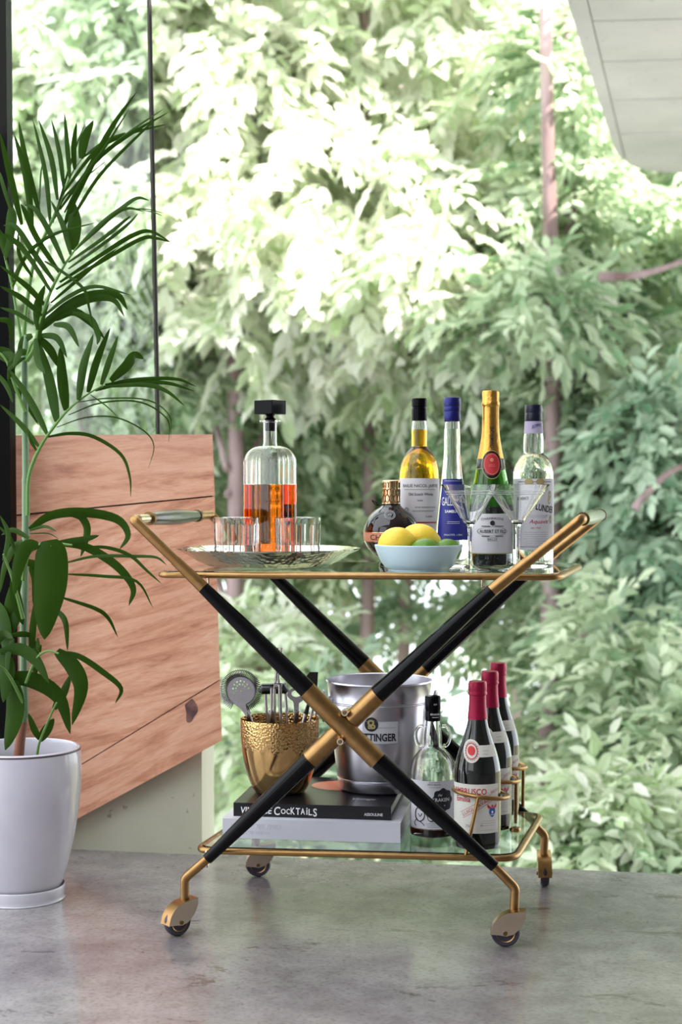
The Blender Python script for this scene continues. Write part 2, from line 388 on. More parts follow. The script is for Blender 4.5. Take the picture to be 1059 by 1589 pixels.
# black steel column, mullion, glazing
def vbar(px0, py0, px1, py1, w, d, D, name, mat, zx=None):
    p = at(px0, py0, D); q = at(px1, py1, D); m2 = MB(); vs = []
    for P in (p, q):
        for x, y in ((-w/2, -d/2), (w/2, -d/2), (w/2, d/2), (-w/2, d/2)): vs.append(P+Vector((x, y, 0)))
    m2.add(vs, [(3, 2, 1, 0), (4, 5, 6, 7), (0, 1, 5, 4), (1, 2, 6, 5), (2, 3, 7, 6), (3, 0, 4, 7)])
    return m2.build(name, mat, smooth=False)
colm = MB(); p0 = onz(-4, 1340, 0)
zc = 3.3; xb = at(29, 1150, 3.42).x; xt = at(18, 0, 3.42).x; st = (xt-xb)/(at(18, 0, 3.42).z-at(29, 1150, 3.42).z)
def colx(z): return xb+st*(z-at(29, 1150, 3.42).z)
vs = []
for z in (0, zc):
    for x, y in ((-.085, 3.36), (0, 3.36), (0, 3.42), (-.085, 3.42)): vs.append((colx(z)+x, y, z))
colm.add(vs, [(3, 2, 1, 0), (4, 5, 6, 7), (0, 1, 5, 4), (1, 2, 6, 5), (2, 3, 7, 6), (3, 0, 4, 7)])
struct(colm.build('trim_1', M['blackpaint'], smooth=False))
a = onwall(24, 674, .01); b = onwall(246, 674, .01); t1 = onwall(15, 0, .01); t2 = onwall(232, 0, .01); dz = 1.5
up = Vector((0, 0, 1)); tl, tr_ = (t1-a).normalized(), (t2-b).normalized()
win = struct(MB().tube([b+Vector((.0, 0, .0)), b+tr_*1.95], .0045, 8).build('window_1', M['mullion']))
g = MB().prism([a+Vector((-.5, 0, 0)), b-Vector((.006, 0, 0)), b+tr_*1.95-Vector((.006, 0, 0)), a+tl*1.95+Vector((-.5, 0, 0))], en*.008)
g.build('pane', M['shelfglass'], win, smooth=False)
# soffit: concrete slab overhead at upper right with form-board panels
SZ = H+1.55
edge = [onz(x, y, SZ) for x, y in [(880, 0), (948, 214), (956, 236), (968, 252), (986, 263), (1020, 268), (1300, 283)]]
d0 = (edge[1]-edge[0]).normalized()
back = edge[0]-d0*8.0
slab = [back, *edge, Vector((edge[-1].x+1.5, edge[-1].y, SZ)), Vector((edge[-1].x+1.5, back.y, SZ))]
slab2 = [p+Vector((0, 0, .012)) for p in slab]
ceiling = struct(MB().prism(slab2, Vector((0, 0, .26))).build('ceiling', M['conc_soffit'], smooth=False))
def panel(pix):
    P = [onz(x, y, SZ) for x, y in pix]; MB().prism(P, Vector((0, 0, .0125))).build('panel', M['conc_soffit'], ceiling, smooth=False)
def gx(y): return 912+61*y/258      # groove line parallel to the slab edge
def ex(y): return 880+68*y/214
panel([(ex(-200)+1, -200), (gx(-200)-1, -200), (gx(246)-.8, 246), (967, 250), (956, 235), (948, 214), (880, 0)])
ys = [-200, -95, -25, 33, 96, 156, 208, 256]
for i, (a_, b_) in enumerate(zip(ys, ys[1:])):
    xr = 1290
    if i == len(ys)-2: P = [(gx(a_)+1, a_+.8), (xr, a_-9.5), (xr, 280), (1020, 267), (990, 261), (gx(b_)+2, b_-2)]
    else: P = [(gx(a_)+1, a_+.8), (xr, a_-9.5), (xr, b_-11.6), (gx(b_)+1, b_-.8)]
    panel(P)
# room behind the camera
struct(MB().box((-2, -2.9, 2.4), (16, .15, 5.2)).build('wall_back', M['plaster'], smooth=False))
struct(MB().box((3.3, .1, 1.6), (.15, 6, 3.6)).build('wall_right', M['plaster'], smooth=False))
gr = MB(); gr.add([(-40, 5, -3.2), (40, 5, -3.2), (40, 26, -4.5), (-40, 26, -4.5), (40, 60, -9), (-40, 60, -9)], [(0, 1, 2, 3), (3, 2, 4, 5)])
g_ = struct(gr.build('ground', M['ground'], smooth=False))

# ============================================================ BAR CART
YAW = R(6.5); VA = R(14.0)
U = Vector((math.cos(YAW), -math.sin(YAW), 0)); V = Vector((math.sin(VA), math.cos(VA), 0)); LV = .428
O = Vector((.003, 2.79, 0)); NV = Vector((math.sin(YAW), math.cos(YAW), 0))
def F(px, py, off=0): return onplane(px, py, O+V*off, NV)
cart = thing('bar_cart', 'brass and black folding bar cart with two glass shelves on castors', 'bar cart', (O.x+V.x*.2, O.y+V.y*.2, 0))
C0 = cart.location.copy()
def CB(m_, name, mat, parent=cart, **k):
    m_.v = [(x-C0.x, y-C0.y, z-C0.z) for x, y, z in m_.v]; return m_.build(name, mat, parent, **k)
A = [(207, 806), (316, 912), (478, 1071), (532, 1124), (587, 1180), (768, 1345), (800, 1378), (798, 1418)]
B = [(902, 806), (764, 916), (586, 1078), (532, 1124), (480, 1180), (322, 1333), (287, 1363), (287, 1398)]
castor_tops = []
def lerp(a, b, t): return a+(b-a)*t
for side, pts in (('A', A), ('B', B)):
    for bi in (0, 1):
        sh = V*(LV*bi)
        P = [F(x, y)+sh for x, y in pts]
        dy = V*(.006 if side == 'B' else -.004)
        joint = lerp(P[0], P[1], .60)
        low = MB()
        CB(MB().tube(fillet([P[0]+V*(.02 if bi == 0 else -.02), P[0], joint], .022, 8), .0088, 16), 'handle_tube', M['brass'])
        CB(MB().tube([joint, lerp(P[1], P[2], .02)], [.0098, .0108], 16), 'upper_tube', M['brass'])
        CB(MB().tube([P[1], lerp(P[1], P[2], .35), P[2]], [.0110, .0140, .0162], 20), 'black_sleeve', M['sleeve'])
        CB(MB().tube([P[2]+dy, P[4]+dy], .0168, 24), 'centre_tube', M['brass'])
        CB(MB().tube([P[4], lerp(P[4], P[5], .6), P[5]], [.0162, .0130, .0100], 20), 'black_sleeve', M['sleeve'])
        CB(MB().tube(fillet([lerp(P[4], P[5], .98), P[6], P[7]], .006, 3), .0080, 16), 'leg', M['brass'])
        castor_tops.append((side, bi, P[7]))
# joint screws at the crossings
for bi in (0, 1):
    for x, y in ((535, 1106), (528, 1151)):
        p = F(x, y, -.02)+V*(LV*bi); s_ = CB(MB().tube([p, p+V*.03], .006, 14), 'screw', M['brass_pale'])
        q = MB().tube([p-V*.002+Vector((0, 0, 0)), p+V*.001], .0035, 10); CB(q, 'screw_socket', M['brass_dark'], s_).location = (0, 0, 0)
# handle grips running back
for (x, y), mt, nm in (((207, 806), 'grip_l', 'l'), ((902, 806), 'grip_r', 'r')):
    p = F(x, y); q = p+V*LV
    a_, b_ = p+V*.02, q-V*.02
    if nm == 'l':
        CB(MB().tube([a_, lerp(p, q, .2)], .0085, 16), 'handle_tube', M['brass_pale']); CB(MB().tube([lerp(p, q, .80), b_], .0085, 16), 'handle_tube', M['brass'])
        g_ = CB(MB().tube([lerp(p, q, t) for t in (.2, .24, .42, .55, .72, .80)], [.0105, .0125, .015, .0150, .0115, .0105], 10), 'grip', M['brass_pale'])
        g_.data.materials[0] = pm('horn grip', (.07, .075, .07), .25, 0, coat=.3); g_['label'] = 'grey faceted grip'
        for t in (.19, .80): CB(MB().tube([lerp(p, q, t-.012), lerp(p, q, t+.012)], .0125, 16), 'collar', M['brass_dark'])
    else:
        CB(MB().tube([a_, lerp(p, q, .1)], .0085, 16), 'handle_tube', M['brass']); CB(MB().tube([lerp(p, q, .92), b_], .0085, 16), 'handle_tube', M['brass'])
        g_ = CB(MB().tube([lerp(p, q, t) for t in (.1, .3, .5, .7, .92)], [.0105, .0125, .0135, .0125, .0105], 14), 'grip', M['steel']); g_['label'] = 'pale polished grip'
        for t in (.09, .92): CB(MB().tube([lerp(p, q, t-.012), lerp(p, q, t+.012)], .012, 16), 'collar', M['brass_dark'])
# shelves
ZT, ZB = .6300, .1415
def tray(pxl, pxr, py, z, rr, shelfname):
    a = F(pxl, py, .025); b = F(pxr, py, .025); a.z = b.z = z
    du = (b-a).normalized(); a2, b2 = a+V*(LV-.05), b+V*(LV-.05)
    loop = fillet([a, b, b2, a2], .035, 7, True)
    CB(MB().tube(loop, rr, 12, closed=True), 'shelf_frame', M['brass'])
    cen = (a+b2)/2; inner = [p+(cen-p).normalized()*.004 for p in loop]
    inner = [Vector((p.x, p.y, z+rr-.0045)) for p in inner]
    g = CB(MB().prism(inner, Vector((0, 0, .006))), 'glass_shelf', M['shelfglass'], smooth=False); g['label'] = 'clear glass shelf with greenish edge'
    return a, b, a2, b2, z+rr+.0015
ta = tray(243, 868, 895, ZT, .0055, 't'); tb = tray(304, 800, 1334, ZB, .0058, 'b')
ZTOP, ZLOW = ta[4], tb[4]
# brackets linking shelf to frame
for (x, y) in ((307, 893), (765, 905)):
    for bi in (0, 1):
        p = F(x, y)+V*(LV*bi); q = F(x+(16 if x < 500 else -16), y-1, .025)+V*((LV-.05)*bi); q.z = ZT-.004
        CB(MB().tube([p+Vector((0, 0, -.004)), q+Vector((0, 0, -.014)), q], .0022, 8), 'bracket', M['brass_pale'])
for (x, y) in ((321, 1335), (768, 1345)):
    for bi in (0, 1):
        p = F(x, y)+V*(LV*bi); q = F(x, 1336, .025)+V*((LV-.05)*bi); q.z = ZB
        CB(MB().tube([p+Vector((0, 0, -.012)), p+Vector((0, 0, -.002)), q], .0035, 8), 'bracket', M['brass_pale'])
# castors
def castor(top, wheel_c, rz, face_rim, r=.0255):
    # wheel plane normal along local y, rotated by rz
    root = MB(); post = MB().tube([(0, 0, top.z+.001), (0, 0, r*2+.004)], .0068, 12)
    cr, sr = math.cos(rz), math.sin(rz)
    def loc(x, y, z): return Vector((wheel_c.x+x*cr-y*sr, wheel_c.y+x*sr+y*cr, z))
    out = [(345, 995), (362, 935), (405, 882), (470, 850), (585, 836), (584, 885), (553, 945), (505, 990), (455, 1005), (400, 998)]
    K = 1/3938.; ow = [((x-447)*K, (985-y)*K+r) for x, y in out]
    o2 = smoothpath([Vector((x, 0, z)) for x, z in ow[:5]], 5)+[Vector((x, 0, z)) for x, z in ow[5:]]
    fm = MB()
    for s_ in (-1, 1):
        fm.prism([loc(p.x, s_*.0115, p.z) for p in o2], loc(0, s_*.0135, 0)-loc(0, s_*.0115, 0))
    fen = CB(fm, 'castor_fork', M['brass_pale'], angle=30)
    top_ = o2[:21]; cov = MB(); vs = []; n = len(top_)
    for p in top_:
        for y in (-.0134, .0134): vs.append(loc(p.x, y, p.z+.0003))
        for y in (.0134, -.0134): vs.append(loc(p.x*.95, y, p.z-.0015))
    cov.add(vs, [(i*4+k, i*4+(k+1) % 4, (i+1)*4+(k+1) % 4, (i+1)*4+k) for i in range(n-1) for k in range(4)]+[(0, 1, 2, 3), tuple((n-1)*4+k for k in range(4))])
    CB(cov, 'castor_cover', M['brass'])
    ax = loc(0, 1, 0)-loc(0, 0, 0); wc = loc(0, 0, r)
    def wheel_mesh(prof):
        mm = MB(); mm.lathe(prof, 36); q = Vector((0, 0, 1)).rotation_difference(ax)
        mm.v = [tuple(q @ Vector(p)+wc) for p in mm.v]; return mm
    wh = CB(wheel_mesh([(.0165, -.0075), (.022, -.0085), (r-.001, -.006), (r, 0), (r-.001, .006), (.022, .0085), (.0165, .0075)]), 'wheel', M['rubber'])
    CB(wheel_mesh([(0, -.009), (.006, -.009), (.009, -.0060), (.0145, -.0070), (.0168, -.0085), (.0168, .0085), (.0145, .007), (.009, .006), (.006, .009), (0, .009)]), 'hub', M['brass'], wh).location = (0, 0, 0)
    CB(wheel_mesh([(0, -.0155), (.0035, -.0155), (.0040, -.013), (.0040, .013), (.0035, .0155), (0, .0155)]), 'axle', M['brass_dark'], wh).location = (0, 0, 0)
    st = Vector((top.x, top.y, 0)); CB(MB().tube([Vector((top.x, top.y, top.z+.004)), Vector((top.x, top.y, .058))], .0070, 12), 'castor_stem', M['brass_dark'])
for side, bi, p in castor_tops:
    if side == 'A' and bi == 0: rz = R(-6); wc = Vector((p.x, p.y, 0))+Vector((-.016, -.012, 0))
    elif side == 'B' and bi == 0: rz = R(40); wc = Vector((p.x, p.y, 0))+Vector((-.012, -.012, 0))
    elif side == 'B': rz = R(4); wc = Vector((p.x, p.y, 0))+Vector((.004, .0, 0))
    else: rz = R(86); wc = Vector((p.x, p.y, 0))+Vector((.0, -.012, 0))
    castor(p, wc, rz, True)
# bottle positions on the lower shelf, and their rings
WINE = [Vector(((742-CX)/FPX*2.853, 2.853, ZLOW)), Vector(((761-CX)/FPX*3.008, 3.008, ZLOW)), Vector(((774-CX)/FPX*3.150, 3.150, ZLOW))]
for k, w_ in enumerate(WINE):
    c = Vector((w_.x+.006, w_.y, .2435)); ri = .0485; pts = []
    for i in range(36):
        t = 2*PI*i/36; pts.append(c+Vector((ri*math.sin(t), -ri*math.cos(t), -.006*math.sin(t)*1.0)))
    rg = CB(MB().tube(pts, .0037, 10, closed=True), 'bottle_ring', M['brass'])
    if k == 0: foot = F(723, 1338, .025); foot.z = ZB+.002; top_ = pts[35]
    else: foot = Vector((tb[1].x+V.x*(.02+.15*k)-.02, tb[1].y+V.y*(.02+.15*k), ZLOW)); foot = Vector((w_.x+.052, w_.y+.03, ZLOW+.001)); top_ = pts[11]
    CB(MB().tube([foot, top_], .0034, 10), 'ring_post', M['brass'], rg).location = (0, 0, 0)
p = Vector(((801-CX)/FPX*2.98, 2.98, ZLOW)); CB(MB().lathe([(0, .006), (.009, .005), (.011, 0), (.006, -.008), (0, -.008)][::-1], 20, p), 'shelf_stud', M['brass'])

# ============================================================ BOTTLES
def glass_shell(prof, th=.003, base=.006, level=None):
    """closed lathe profile: outer from base centre up, then inner back down"""
    outer = prof; inner = []
    for r, z in reversed(outer):
        if r-th > .002 and z > (level+.0004 if level else outer[0][1]+base): inner.append((r-th, z))
    if level: inner.append((interp(prof)(level)-th, level+.0003)); inner.append((0, level+.0003))
    else: inner.append((inner[-1][0]*.85, outer[0][1]+base)); inner.append((0, outer[0][1]+base))
    return [(0, outer[0][1])]+outer+inner
def liquid(prof, zt, th=.0034, base=.0066):
    f = interp(prof); z0 = prof[0][1]+base; pts = []
    zs = [z0+(zt-z0)*i/16 for i in range(17)]
    return [(0, z0), (f(z0+.002)-th-.004, z0)]+[(f(z)-th, z) for z in zs[1:]]+[(0, zt)]
S0 = lambda D: FPX/D
def bx(px, D): return (px-CX)/FPX*D

# --- whisky
D = 3.09; k = D/FPX
t = thing('whisky_bottle', 'pot-bellied whisky bottle with yellow liquid, black cap and cream scotch label', 'bottle', (bx(651, D), D, ZTOP))
prof = rounded([(.026, 0), (.0365, .003), (.0385, .02), (.0385, .12), (.0378, .17), (.0345, .195), (.0255, .213), (.0165, .223), (.0145, .230), (.0150, .262), (.0135, .275), (.0125, .29)], 4)
MB().lathe(glass_shell(prof, .0025, level=.258), 48).build('glass_body', M['glass'], t)
MB().lathe(liquid(prof, .258, .0029), 48).build('whisky', M['whisky'], t)
MB().lathe([(.0138, .275), (.0148, .276), (.0145, .298), (.0135, .299), (.0135, .302), (.0148, .303), (.0148, .3155), (.0138, .318), (0, .318)], 32).build('cap', M['black'], t)
f = interp(prof); wf = wrapfn(f)
decal('front_label', grid2(-.056, .056, .035, .165, 30, 6), wf, M['label'], t)
w1 = wrapfn(f, 0, .001)
decal('label_text', merge2(text2('BAILIE NICOL JARVIE', .002, .150, .078, .0075), lines2(-.036, .036, (.1435,), .0006), text2('Old Scotch Whisky', .002, .134, .050, .0070, bold=.01), text2('RARE', 0, .123, .010, .003),
      text2('ROYAL BLENDED SCOTCH', .012, .110, .044, .003), text2('Leith', .018, .093, .014, .004), lines2(-.018, .03, (.102, .104), .0005)), w1, M['ink'], t)
decal('label_stripe', merge2(grid2(-.05, .05, .080, .0825, 24, 1), lines2(-.03, .03, (.070, .066), .0005)), w1, M['inkred'], t)
decal('label_crest', disc2(-.028, .105, .005, .005, .5), w1, M['inkgrey'], t)
# --- sambuca
D = 3.03
t = thing('sambuca_bottle', 'slender conical sambuca bottle with royal blue label and blue screw cap', 'bottle', (bx(702, D), D, ZTOP))
prof = rounded([(.026, 0), (.0325, .003), (.0335, .012), (.0325, .045), (.0300, .075), (.0260, .110), (.0215, .150), (.0180, .180), (.0152, .210), (.0150, .235), (.0140, .262), (.0130, .268)], 4)
MB().lathe(glass_shell(prof, .0022, level=.248), 48).build('glass_body', M['glass'], t)
MB().lathe(liquid(prof, .248, .0026), 48).build('clear_spirit', M['clearliq'], t)
MB().lathe([(.0150, .262), (.0158, .263), (.0158, .278), (.0150, .280), (.0160, .282), (.0160, .287), (.0152, .289), (.0160, .291), (.0160, .2985), (.0158, .303), (.0150, .305), (0, .305)], 32).build('cap', M['bluecap'], t)
f = interp(prof); wf = wrapfn(f); w1 = wrapfn(f, 0, .001)
decal('front_label', grid2(-.0335, .0335, .048, .158, 26, 10), lambda x, z: wf(x*f(z)/.0215 if False else x*(f(z)/.030), z), M['blue'], t)
t.scale = (1, 1, 1.036)
decal('label_text', merge2(text2('GALLIANO', -.001, .1175, .044, .0150), text2('SAMBUCA', .000, .0995, .032, .0052, bold=.02), text2('38%ALC/VOL  e 350ml', 0, .0575, .036, .0032),
      lines2(-.014, .014, (.081, .078), .0005), disc2(-.002, .140, .004, .004, .4), lines2(-.02, .02, (.1545,), .0005), text2('SAMBUCA', .001, .271, .02, .004)), w1, M['inkwhite'], t)
# --- champagne
D = 3.02
t = thing('champagne_bottle', 'green champagne bottle with gold foil neck and round red seal', 'bottle', (bx(761.5, D), D, ZTOP))
prof = rounded([(.028, 0), (.0375, .004), (.0395, .015), (.0395, .100), (.0375, .130), (.0325, .160), (.0265, .190), (.0205, .220), (.0165, .245), (.0150, .27), (.0150, .30)], 4)
MB().lathe(glass_shell(prof, .003), 48).build('glass_body', M['greenglass'], t)
f = interp(prof)
MB().lathe([(f(z)+.0008, z) for z in [.196+.1*i/12 for i in range(13)]]+[(.0160, .300), (.0172, .3015), (.0172, .307), (.0158, .309), (.0165, .325), (.0148, .3285), (0, .3295)], 40, mod=lambda a, r, z: 1+(.035*math.sin(7*a)*math.cos(3*a+1) if .3 < z < .326 else 0)).build('gold_foil', M['goldfoil'], t)
MB().lathe([(f(.006)+.0006, .004), (f(.03)+.0006, .012), (f(.03)+.0006, .024)], 40).build('dark_base', M['wineglass'], t)
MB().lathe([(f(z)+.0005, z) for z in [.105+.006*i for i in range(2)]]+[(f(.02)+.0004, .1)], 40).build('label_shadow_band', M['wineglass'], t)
wf = wrapfn(f, 0, .0010); w1 = wrapfn(f, 0, .0022); w2 = wrapfn(f, 0, .0026)
decal('front_label', grid2(-.060, .060, .0245, .099, 30, 4), wf, M['label'], t)
decal('neck_band', merge2(grid2(-.035, .035, .181, .202, 24, 4), disc2(0, .190, .0195, .0265, 0)), wrapfn(f, 0, .0014), M['wineglass'], t)
decal('band_edge', merge2(grid2(-.045, -.017, .2005, .2017, 10, 1), grid2(.017, .045, .2005, .2017, 10, 1), grid2(-.045, -.017, .1820, .183, 10, 1), grid2(.017, .045, .182, .183, 10, 1), disc2(0, .190, .0198, .0268, .955)), w1, M['inkgold'], t)
s_ = decal('red_seal', disc2(0, .191, .0160, .0210, 0), wrapfn(f, 0, .0020), M['inkred'], t); s_['label'] = 'round red seal'
decal('seal_marks', merge2(disc2(0, .191, .0145, .0192, .96), disc2(0, .199, .0032, .0032, .3), lines2(-.007, .007, (.190, .187), .0005)), w2, M['orange'], t)
decal('neck_text', text2('CHAMPAGNE', 0.001, .241, .040, .0072, rot=PI/2, bold=.01), w1, M['ink'], t)
decal('label_text', merge2(text2('CHAMPAGNE', 0, .0905, .044, .0042, arc=3.5), text2('AUBERT ET FILS', .001, .0665, .052, .0062, bold=.012), disc2(0, .082, .0045, .0045, .0), disc2(0, .0665, .030, .0085, .965),
      lines2(-.022, -.004, (.0760, .0575), .0014), lines2(.004, .022, (.0760, .0575), .0014), text2('BRUT', 0, .0515, .018, .0030), lines2(-.012, .012, (.0490, .0545), .0004)), w1, M['ink'], t)
decal('label_trim', grid2(-.06, .06, .0245, .0262, 30, 1), w1, M['inkgold'], t)
# --- aquavit
D = 3.04
t = thing('aquavit_bottle', 'clear round-shouldered aquavit bottle with navy cap and pale lettered label', 'bottle', (bx(828, D), D, ZTOP))
prof = rounded([(.028, 0), (.0365, .003), (.038, .012), (.038, .15), (.0365, .183), (.028, .203), (.0195, .212), (.0195, .222), (.0190, .242), (.0168, .258), (.0155, .275), (.0130, .282)], 4)
MB().lathe(glass_shell(prof, .0024, level=.209), 48).build('glass_body', M['glass'], t)
MB().lathe(liquid(prof, .209, .0028), 48).build('clear_spirit', M['clearliq'], t)
MB().lathe([(.0160, .272), (.0166, .273), (.0166, .286), (.0158, .288), (.0166, .290), (.0166, .301), (.0158, .303), (0, .303)], 32).build('cap', M['navycap'], t)
f = interp(prof); wf = wrapfn(f); w1 = wrapfn(f, 0, .0010)
decal('front_label', grid2(-.056, .056, .031, .164, 30, 4), wf, M['label'], t)
decal('neck_label', grid2(-.0245, .0245, .249, .272, 16, 4), wrapfn(f, 0, .0011), M['lavender'], t)
decal('neck_text', text2('BOMMER', .006, .264, .022, .006, shear=.4, rot=.2, arc=10), wrapfn(f, 0, .0017), M['blue'], t)
decal('label_text', merge2(text2('BOMMER', -.024, .123, .030, .0065, bold=.015), text2('LUNDER', .021, .108, .042, .0125, rot=-.17, bold=.02, arc=-3), grid2(-.036, .036, .158, .1588, 20, 1), grid2(-.036, .036, .0365, .0373, 20, 1)), w1, M['ink'], t)
decal('label_script', merge2(text2('Aquavit', .007, .083, .038, .0098, shear=.35), text2('seit 1760', .0, .0725, .018, .0036)), w1, M['inkred'], t)
decal('label_lines', merge2(lines2(-.024, .030, (.064, .060, .056, .052, .048, .044, .040), .0005), lines2(-.02, .03, (.0955, .0925), .0005), grid2(-.0365, -.036, .037, .158, 1, 8), grid2(.036, .0365, .037, .158, 1, 8)), w1, M['inkgrey'], t)
decal('label_medals', merge2(disc2(-.013, .158, .0085, .0065, 0), disc2(.009, .158, .0085, .0065, 0), disc2(-.024, .148, .006, .006, 0), disc2(.020, .148, .006, .006, 0)), wrapfn(f, 0, .0013), M['inkgold'], t)
decal('label_ornament', merge2(disc2(.031, .134, .004, .008, .4), disc2(.029, .122, .003, .006, .4), disc2(.033, .088, .003, .008, .4)), w1, M['inkgold'], t)
# --- globe liqueur bottle
D = 3.03
t = thing('liqueur_bottle', 'dark round globe liqueur bottle with gold filigree cap and orange band', 'bottle', (bx(607.5, D), D, ZTOP))
Rg = .0525; zc_ = .062
prof = [(.018, 0), (.024, .001), (.022, .006), (.020, .011)]+[(Rg*math.cos(a), zc_+Rg*math.sin(a)) for a in [R(-66+12*i) for i in range(12)]]+[(.0165, .1155), (.0155, .120)]
MB().lathe([(0, 0)]+prof+[(0, .12)], 56).build('glass_body', M['chambord'], t)
cap = MB().lathe([(.0160, .116), (.0172, .117), (.0172, .119), (.0160, .1195), (.0160, .156), (.0170, .157), (.0170, .160), (.015, .1615), (0, .1615)], 40).build('cap', M['goldcap'], t)
cf = MB()
for j in range(2):
    for i in range(12):
        a0 = 2*PI*(i+.5*j)/12; pts = [(.0164*math.sin(a0+.26*math.cos(q)), -.0164*math.cos(a0+.26*math.cos(q)), .127+.011*j+.007*math.sin(q)) for q in [2*PI*w/10 for w in range(10)]]
        cf.tube(pts, .0008, 5, closed=True)
for i in range(18):
    a0 = 2*PI*i/18; cf.tube([(.0163*math.sin(a0), -.0163*math.cos(a0), .147), (.0163*math.sin(a0), -.0163*math.cos(a0), .158)], .0009, 5)
cf.build('filigree', M['brass_dark'], cap)
fs_ = lambda z: math.sqrt(max(1e-6, Rg*Rg-(z-zc_)**2))
wf = wrapfn(fs_, 0, .0006); w1 = wrapfn(fs_, 0, .0011)
decal('band', grid2(-.075, .075, .0465, .0640, 36, 4), wf, M['orange'], t)
decal('band_edge', merge2(grid2(-.075, .075, .0458, .0470, 36, 1), grid2(-.075, .075, .0635, .0648, 36, 1)), w1, M['goldcap'], t)
decal('band_text', text2('CHAMBORD', .004, .0552, .098, .0100, bold=.0), w1, M['ink'], t)
decal('seal', merge2(disc2(-.004, .0965, .0105, .0085, .86), disc2(-.004, .0965, .0080, .0062, .86), text2('ww', -.004, .0968, .007, .004)), w1, M['inkgrey'], t)
cm = MB(); pts = [(-.014+.002*math.sin(i), -.012+.0*i, .1155) for i in range(2)]
cm.tube(smoothpath([(-.013, -.010, .1155), (-.022, -.012, .1145), (-.032, -.013, .121), (-.037, -.013, .124)], 5), .0009, 6)
cm.tube(smoothpath([(-.022, -.012, .1148), (-.030, -.013, .1155), (-.036, -.013, .122)], 5), .0009, 6)
cm.tube([(.0168*math.sin(q), -.0168*math.cos(q), .1158) for q in [2*PI*i/20 for i in range(20)]], .0009, 6, closed=True)
cm.build('cord', M['black'], t)
# --- spiced rum
D = 2.945
t = thing('rum_bottle', 'clear nearly empty rum bottle with looped neck handles and black cap', 'bottle', (bx(672.5, D), D, ZLOW))
prof = rounded([(.030, 0), (.0395, .002), (.0420, .010), (.0410, .060), (.0415, .100), (.0410, .118), (.0370, .138), (.0270, .152), (.0175, .163), (.0165, .180), (.0140, .200), (.0120, .216)], 4)
MB().lathe(glass_shell(prof, .0024, .007, level=.0155), 48).build('glass_body', M['glass'], t)
MB().lathe(liquid(prof, .0155, .0028, .0076), 48).build('rum', M['rum'], t)
MB().lathe([(.0130, .209), (.0140, .210), (.0140, .226), (.0134, .228), (.0142, .230), (.0142, .253), (.013, .2545), (0, .2545)], 32).build('cap', M['black'], t)
for s_ in (-1, 1):
    pts = smoothpath([(s_*.0165, 0, .199), (s_*.025, 0, .198), (s_*.0315, 0, .187), (s_*.030, 0, .172), (s_*.0245, 0, .163), (s_*.0190, 0, .164)], 5)
    MB().tube(pts, .0033, 10).build('neck_handle', M['glass'], t)
f = interp(prof); wf = wrapfn(f); w1 = wrapfn(f, 0, .0011); w2 = wrapfn(f, 0, .0016)
decal('front_label', grid2(-.055, .055, .018, .105, 30, 4), wf, M['label'], t)
bd = disc2(0, 0, 1, 1, 0, 48, 6); bd = ([(.017+x*.0205*(1+.07*math.cos(8*math.atan2(y, x))), .0700+y*.0210*(1+.07*math.cos(8*math.atan2(y, x)))) for x, y in bd[0]], bd[1])
decal('badge', bd, w1, M['ink'], t)
decal('badge_text', merge2(text2('the', .011, .080, .008, .005, shear=.3), text2('KRAKEN', .013, .071, .034, .0062, bold=.01), text2('*', .020, .0605, .003, .003)), w2, M['inkwhite'], t)
decal('label_text', merge2(text2('The Kraken', .010, .032, .034, .0030, bold=.02), lines2(-.018, .036, (.028, .025, .022), .0005), text2('Black Spiced', .0, .0985, .024, .0026, bold=.02), lines2(-.012, .014, (.1025, .0935), .0004)), w1, M['ink'], t)
oc = MB(); w3 = wrapfn(f, 0, .0014)
def cur(pts, r=.0006): oc.tube([w3(*p) for p in [(q.x, q.y) for q in smoothpath([Vector((a, b, 0)) for a, b in pts], 6)]], r, 5)
cur([(-.026, .060), (-.036, .052), (-.037, .038), (-.028, .031), (-.019, .038), (-.019, .052), (-.026, .060)], .0009)
cur([(-.024, .058), (-.012, .062), (-.006, .052), (-.016, .048), (-.010, .040), (-.004, .044)]); cur([(-.028, .031), (-.022, .028), (-.018, .024)]); cur([(-.034, .036), (-.040, .028), (-.036, .022)])
cur([(-.030, .058), (-.036, .070), (-.030, .080), (-.022, .076), (-.026, .070)]); cur([(-.016, .050), (-.010, .034), (-.002, .032), (-.006, .038)]); cur([(-.031, .045), (-.027, .040), (-.023, .046)])
oc.build('octopus_drawing', M['ink'], t)
decal('embossed_text', text2('KRAKEN', -.006, .1275, .052, .011), wrapfn(f, 0, .0008), M['glass'], t)
decal('cap_text', merge2(text2('KRAKEN', .004, .222, .018, .0035, bold=.02), lines2(-.003, .011, (.2165,), .0010), text2('RUM', .004, .240, .006, .003)), wrapfn(.0142, 0, .0004), M['inkwhite'], t)

